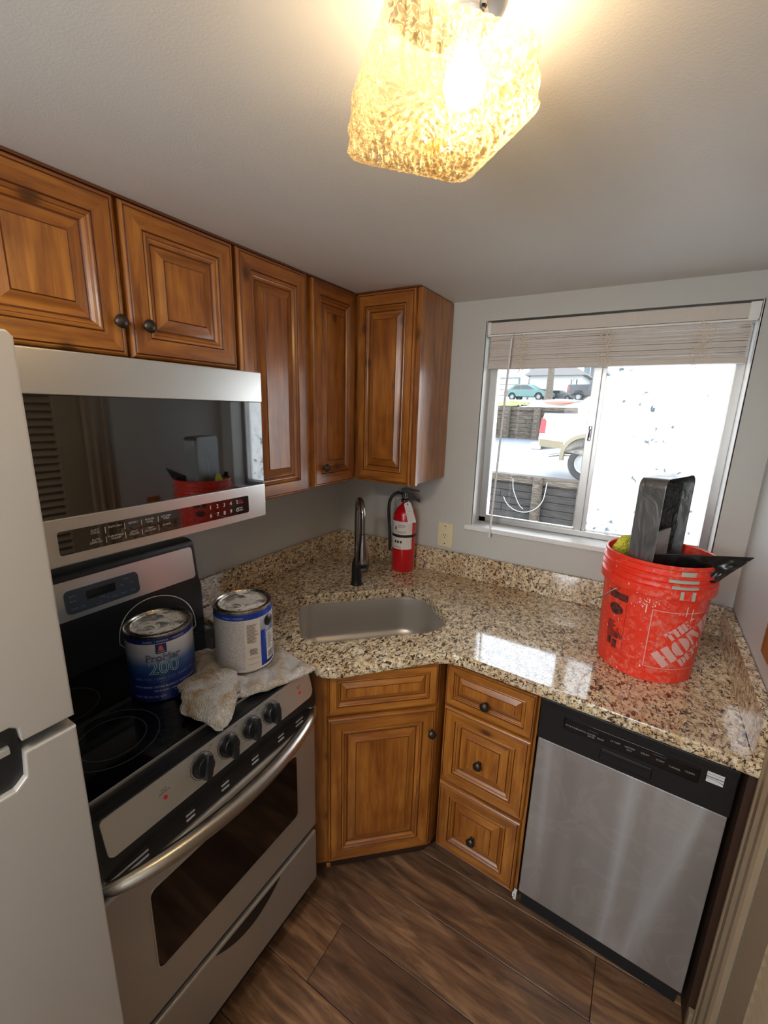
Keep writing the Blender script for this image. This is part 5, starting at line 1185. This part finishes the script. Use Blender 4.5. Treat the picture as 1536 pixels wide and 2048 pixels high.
slab('street', [(-40, 36.0, 2.78), (40, 36.0, 2.78), (40, 60, 3.0), (-40, 60, 3.0)], 0.2, M_conc)
random.seed(8)
def tie_wall(name, label, x0, y0, x1, y1, z0, z1, course, posts, pr, mt, cap=True):
    L = sqrt((x1 - x0) ** 2 + (y1 - y0) ** 2); a_ = atan2(y1 - y0, x1 - x0)
    t = thing(name, label, 'wall', (x0, y0, z0), a_)
    n = int((z1 - z0) / course)
    for i in range(n):
        x = -random.uniform(0, 1.2)
        while x < L:
            e = min(x + 2.4, L); s = max(x, 0)
            if e - s > 0.1:
                q = B(); q.box(s + 0.004, e - 0.004, random.uniform(0, 0.03), 0.20, i * course + 0.004, (i + 1) * course - 0.006, 0.008, 1); obj('timber', q, mt, t)
            x += 2.4
    q = B(); q.box(0, L, 0.10, 0.22, 0, z1 - z0 - 0.01); obj('backing', q, M_tied, t)
    for xp in posts:
        q = B(); q.lathe([(pr, -0.1), (pr * 0.95, (z1 - z0) * 0.5), (pr * 0.9, z1 - z0 + 0.03)], 14, M=T(xp, -pr * 0.8, 0)); obj('post', q, M_tie, t, label='round timber post')
    if cap:
        q = B(); q.box(0, L, -0.05, 0.34, z1 - z0 - 0.16, z1 - z0 + 0.02, 0.01); obj('cap_board', q, M_tie, t)
    return t
tie_wall('retaining_wall', 'dark timber retaining wall with round posts below the driveway, nearest the window', -4.0, 9.30, 2.5, 8.72, -1.5, ZD - 0.02, 0.18, [1.2, 3.28, 4.30, 5.6], 0.13, M_tied)
tie_wall('retaining_wall', 'grey timber retaining wall with thick posts behind the white pickup', -10.5, 22.2, 6.0, 22.2, 0.30, 1.98, 0.21, [5.15, 6.72, 8.9, 11.2, 13.6], 0.20, M_tie)
# cable loop hanging on the near wall
b = B(); M_cab = simple('pale_cable', orgb(190, 190, 188), 0.5)
pts = [(-1.02 + 0.50 * cos(t), 8.70, -0.16 + 0.52 * sin(t)) for t in [pi * 1.12 + k * pi * 0.86 / 10 for k in range(11)]] + [(-0.50, 8.72, 0.10)]
b.tube(spline([Vector(q) for q in pts], 4), 0.011, 6, M=None); b.tube(spline([(-1.30, 8.72, 0.12), (-1.26, 8.70, -0.15), (-1.10, 8.68, -0.48), (-0.98, 8.68, -0.60)], 5), 0.010, 6)
o = obj('cable', b, M_cab, smooth=60); tag(o, 'pale cable looped in front of the dark timber wall outside', 'cable')
# white pickup
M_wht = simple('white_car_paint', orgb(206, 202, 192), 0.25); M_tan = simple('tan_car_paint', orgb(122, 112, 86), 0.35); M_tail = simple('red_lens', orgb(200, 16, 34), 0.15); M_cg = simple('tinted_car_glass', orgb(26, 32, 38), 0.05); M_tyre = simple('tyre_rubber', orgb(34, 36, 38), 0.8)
def wheel_bm(r, w):
    q = B(); q.lathe([(r * 0.62, -w / 2), (r * 0.93, -w / 2), (r, -w / 2 + 0.03), (r, w / 2 - 0.03), (r * 0.93, w / 2), (r * 0.62, w / 2)], 36, M=RX90, caps=(False, False)); return q
def rim_bm(r, w):
    q = B(); q.lathe([(r * 0.64, -w / 2 + 0.01), (r * 0.60, w / 2 - 0.02), (r * 0.5, w / 2 - 0.05), (r * 0.2, w / 2 - 0.03), (0.0, w / 2 - 0.03)], 24, M=RX90, caps=(True, False)); return q
def vehicle(name, label, cat, loc, rz, s, body, trim, kind, group):
    """kind 'pickup' or 'car'; local x runs from the rear bumper to the nose, near side at y = 0"""
    t = thing(name, label, cat, loc, rz, group)
    if kind == 'pickup':
        L, Wd, hb, hr, roof = 5.6, 1.95, 1.54, 0.70, 1.92
        wx = (1.18, 4.55); wr = 0.39
        low = [(0.05, 0.74)] + [(wx[0] - 0.52, 0.70)] + [(wx[0] + 0.50 * cos(a_), 0.52 + 0.48 * sin(a_)) for a_ in [pi - pi * k / 12 for k in range(13)]] + [(wx[0] + 0.52, 0.50), (wx[1] - 0.52, 0.50)] + [(wx[1] + 0.50 * cos(a_), 0.52 + 0.48 * sin(a_)) for a_ in [pi - pi * k / 12 for k in range(13)]] + [(wx[1] + 0.55, 0.50), (L, 0.55), (L, 0.95), (L - 0.25, 1.12), (4.0, 1.20), (3.95, hb), (2.10, hb), (0.10, hb), (0.04, 1.3), (0.0, 0.9)]
        cabp = [(2.12, 1.40), (2.20, roof - 0.03), (2.35, roof), (3.35, roof), (3.95, 1.24), (3.95, 1.18), (2.12, 1.18)]
        win_ = [(2.30, 1.42), (2.36, roof - 0.08), (3.30, roof - 0.08), (3.72, 1.42)]
    else:
        L, Wd, hb, hr, roof = 4.3, 1.7, 0.98, 0.45, 1.42
        wx = (0.85, 3.45); wr = 0.31
        low = [(0.02, 0.40), (wx[0] - 0.42, 0.30)] + [(wx[0] + 0.38 * cos(a_), 0.32 + 0.36 * sin(a_)) for a_ in [pi - pi * k / 10 for k in range(11)]] + [(wx[1] - 0.42, 0.28)] + [(wx[1] + 0.38 * cos(a_), 0.32 + 0.36 * sin(a_)) for a_ in [pi - pi * k / 10 for k in range(11)]] + [(L, 0.35), (L, 0.62), (L - 0.5, 0.85), (3.2, 0.95), (0.35, hb), (0.03, 0.92)]
        cabp = [(0.35, 0.95), (0.95, roof - 0.04), (1.3, roof), (2.3, roof), (3.2, 0.95), (3.2, 0.90), (0.35, 0.90)]
        win_ = [(0.75, 0.98), (1.10, roof - 0.09), (2.25, roof - 0.09), (2.95, 0.98)]
    MX = Matrix(((s, 0, 0, 0), (0, 0, s, 0), (0, s, 0, 0), (0, 0, 0, 1)))
    q = B(); q.prism(low, 0.0, Wd, M=MX, bev=0.04); bdy = obj('body', q, body, t, smooth=40)
    q = B(); q.prism(cabp, 0.10, Wd - 0.10, M=MX, bev=0.05); obj('cab', q, body, t, smooth=40)
    q = B(); q.prism(win_, 0.085, Wd - 0.085, M=MX); obj('side_window', q, M_cg, t)
    for x_ in wx:
        q = B(); q.box((x_ - 0.46) * s, (x_ + 0.46) * s, 0.30 * s, (Wd - 0.3) * s, 0.30 * s, 0.97 * s); obj('wheel_well', q, M_blkm, t)
        for y_ in (0.14, Wd - 0.14):
            o_ = obj('wheel', wheel_bm(wr * s, 0.24 * s), M_tyre, t, loc=(x_ * s, y_ * s, wr * s)); r_ = obj('rim', rim_bm(wr * s, 0.24 * s), M_conc, o_)
            if y_ > 1: pass
    return t, MX, Wd, bdy
t, MX, Wd, bdy = vehicle('pickup_truck', 'white pickup with tan lower trim on the driveway, its rear end in the left pane', 'pickup truck', (-0.97, 9.42, ZD), radians(-14), 1.0, M_wht, M_tan, 'pickup', 'pickups outside')
q = B(); q.prism([(0.06, 0.72), (0.64, 0.70), (0.66, 0.86), (0.05, 0.90)], -0.006, 0.03, M=MX); obj('lower_trim', q, M_tan, t)
arcp = [(1.18 + 0.58 * cos(a_), 0.52 + 0.56 * sin(a_)) for a_ in [pi * 1.06 - pi * 1.1 * k / 16 for k in range(17)]] + [(1.18 + 0.49 * cos(a_), 0.52 + 0.47 * sin(a_)) for a_ in [-0.04 * pi + pi * 1.1 * k / 16 for k in range(17)]]
q = B(); q.prism(arcp, -0.03, 0.03, M=MX); obj('fender_flare', q, M_tan, t, label='tan wheel-arch flare')
q = B(); q.prism([(0.02, 1.04), (0.17, 1.04), (0.18, 1.34), (0.12, 1.40), (0.05, 1.38)], -0.012, 0.06, M=MX, bev=0.008); obj('tail_lamp', q, M_tail, t, label='red tail lamp')
q = B(); q.box(-0.20, 0.10, 0.02, 1.9, 0.62, 0.80, 0.04); obj('rear_bumper', q, M_alu, t, label='steel step bumper')
q = B(); q.tube([(0.30, 0.10, 0.50), (0.55, 0.06, 0.55), (1.0, 0.10, 0.58)], 0.035, 10); obj('exhaust_pipe', q, M_alu, t)
q = B(); q.box(0.1, 2.1, -0.004, 0.03, 1.525, 1.545, 0.004); obj('bed_rail', q, M_blkm, t)
# far vehicles
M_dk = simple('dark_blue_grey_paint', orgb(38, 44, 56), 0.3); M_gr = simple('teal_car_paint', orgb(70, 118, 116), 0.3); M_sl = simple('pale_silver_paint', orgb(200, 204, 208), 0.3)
t, MX, Wd, _ = vehicle('pickup_truck', 'dark blue-grey pickup parked on the street beyond the bare tree', 'pickup truck', (-5.15, 38.6, 2.80), radians(-14), 0.86, M_dk, M_dk, 'pickup', 'pickups outside')
q = B(); q.prism([(0.03, 1.0), (0.25, 1.0), (0.25, 1.35), (0.06, 1.35)], -0.03, 0.08, M=MX); obj('tail_lamp', q, M_tail, t)
t, MX, Wd, _ = vehicle('car', 'teal hatchback on the street at the far left of the pane', 'car', (-10.5, 38.6, 2.80), radians(-12), 0.95, M_gr, M_gr, 'car', 'cars on the street')
q = B(); q.prism([(0.03, 0.62), (0.40, 0.62), (0.40, 0.82), (0.06, 0.85)], -0.03, 0.08, M=MX); obj('tail_lamp', q, M_tail, t)
t, MX, Wd, _ = vehicle('car', 'small dark car half hidden behind the tree trunk', 'car', (-7.3, 39.9, 2.83), radians(-10), 0.62, M_dk, M_dk, 'car', 'cars on the street')
# bare tree trunk
b = B(); pts = [(0, 0, 0), (0.03, 0, 1.2), (0.0, 0, 2.6), (0.1, 0, 4.2), (0.05, 0, 6.0)]; b.tube([Vector(p) for p in pts], [0.36, 0.26, 0.24, 0.22, 0.18], 12); tr_ = thing('tree', 'bare grey tree trunk standing on the verge before the houses', 'tree', (-5.95, 35.4, 2.60)); obj('trunk', b, M_tie, tr_, smooth=60)
b = B()
for k in range(7):
    a_ = k * 0.9; b.tube([Vector((0.05, 0, 3.4 + 0.3 * k)), Vector((0.9 * cos(a_), 0.9 * sin(a_), 4.3 + 0.35 * k)), Vector((1.9 * cos(a_), 1.7 * sin(a_), 5.4 + 0.4 * k))], [0.09, 0.05, 0.02], 6)
obj('branches', b, M_tie, tr_, smooth=60)
# grass tufts bank and junk
b = B(); b.grid(lambda u, v: (-14 + 9.0 * u, 22.6 + 3.5 * v, 2.0 + 0.5 * v * 0.6 + 0.14 * noise.noise(Vector((u * 14, v * 8, 0))) + 0.05), 60, 20); gb = obj('grass_bank', b, M_grass, smooth=60, kind='stuff'); tag(gb, 'yellow-green grass along the top of the grey retaining wall', 'grass')
M_or = simple('faded_orange_plastic', orgb(180, 84, 58), 0.5); M_bl2 = simple('grey_blue_tarp', orgb(120, 132, 150), 0.6)
def hull(name, label, x, y, z, rz, L, m):
    q = B(); q.grid(lambda u, v: (L * (u - 0.5), 0.34 * cos(pi * v) * sin(pi * u) ** 0.6, 0.24 * sin(pi * v) * sin(pi * u) ** 0.5 + 0.10 * (2 * u - 1) ** 2), 24, 12); q.grid(lambda u, v: (L * (u - 0.5), 0.34 * (1 - 2 * v) * sin(pi * u) ** 0.6, 0.10 * (2 * u - 1) ** 2 - 0.002), 24, 4)
    o_ = obj(name, q, m, loc=(x, y, z), rot=(0, 0, rz), smooth=60); tag(o_, label, 'boat'); return o_
hull('kayak', 'upturned faded orange kayak on the verge above the white pickup', -3.55, 26.4, 2.24, radians(-24), 2.0, M_or)
hull('kayak', 'upturned grey-blue kayak lying behind the orange one', -3.7, 28.2, 2.36, radians(-12), 2.6, M_bl2)
# houses
M_hw = simple('white_siding', orgb(190, 192, 192), 0.7); M_hg = simple('grey_green_siding', orgb(108, 126, 132), 0.7); M_rf = simple('pale_shingle_roof', orgb(136, 134, 134), 0.8); M_wn = simple('dark_house_window', orgb(70, 80, 90), 0.1)
def house(label, x0, x1, y, z0, z1, d, m, roof, wins, garage=None):
    t = thing('house', label, 'house', (x0, y, z0)); w_ = x1 - x0; h_ = z1 - z0
    q = B(); q.box(0, w_, 0, d, 0, h_); obj('walls', q, m, t, smooth=0)
    MR = Matrix(((1, 0, 0, 0), (0, 0, 1, 0), (0, 1, 0, 0), (0, 0, 0, 1)))
    q = B(); q.prism([(-0.4, h_), (w_ / 2, h_ + roof), (w_ + 0.4, h_), (w_ + 0.4, h_ - 0.12), (-0.4, h_ - 0.12)], -0.4, d + 0.4, M=MR); obj('roof', q, M_rf, t, smooth=0)
    for a_, b_, c_, d_ in wins:
        q = B(); q.box(a_, b_, -0.06, 0.02, c_, d_, 0.01); wf_ = obj('window', q, M_hw, t); q = B(); q.box(a_ + 0.1, b_ - 0.1, -0.08, -0.03, c_ + 0.1, d_ - 0.1); obj('pane', q, M_wn, wf_)
    if garage:
        for a_, b_, hh_ in garage:
            q = B()
            q.box(a_ - 0.12, b_ + 0.12, -0.05, 0.02, 0, hh_ + 0.12); gd = obj('garage_door', q, M_hg, t)
            for k in range(4): q = B(); q.box(a_, b_, -0.09, -0.04, k * hh_ / 4 + 0.02, (k + 1) * hh_ / 4 - 0.02, 0.01); obj('panel', q, M_hw, gd)
    return t
house('white house with double garage at the far left beyond the street', -18.6, -10.2, 46.0, 2.9, 6.6, 7, M_hw, 2.0, [], [(1.0, 3.6, 2.3), (4.5, 7.4, 2.3)])
house('white gabled garage house in the middle beyond the street', -9.2, -4.6, 42.5, 2.9, 5.3, 6, M_hw, 1.6, [(3.6, 3.9, 1.2, 2.0), (4.05, 4.35, 1.2, 2.0)], None)
house('taller blue-grey house with square windows right of the tree', -5.6, 2.0, 50.5, 2.9, 8.6, 8, M_hg, 2.0, [(0.6, 1.9, 2.6, 4.2), (2.9, 3.6, 3.2, 4.6), (4.6, 6.0, 2.2, 4.0)])
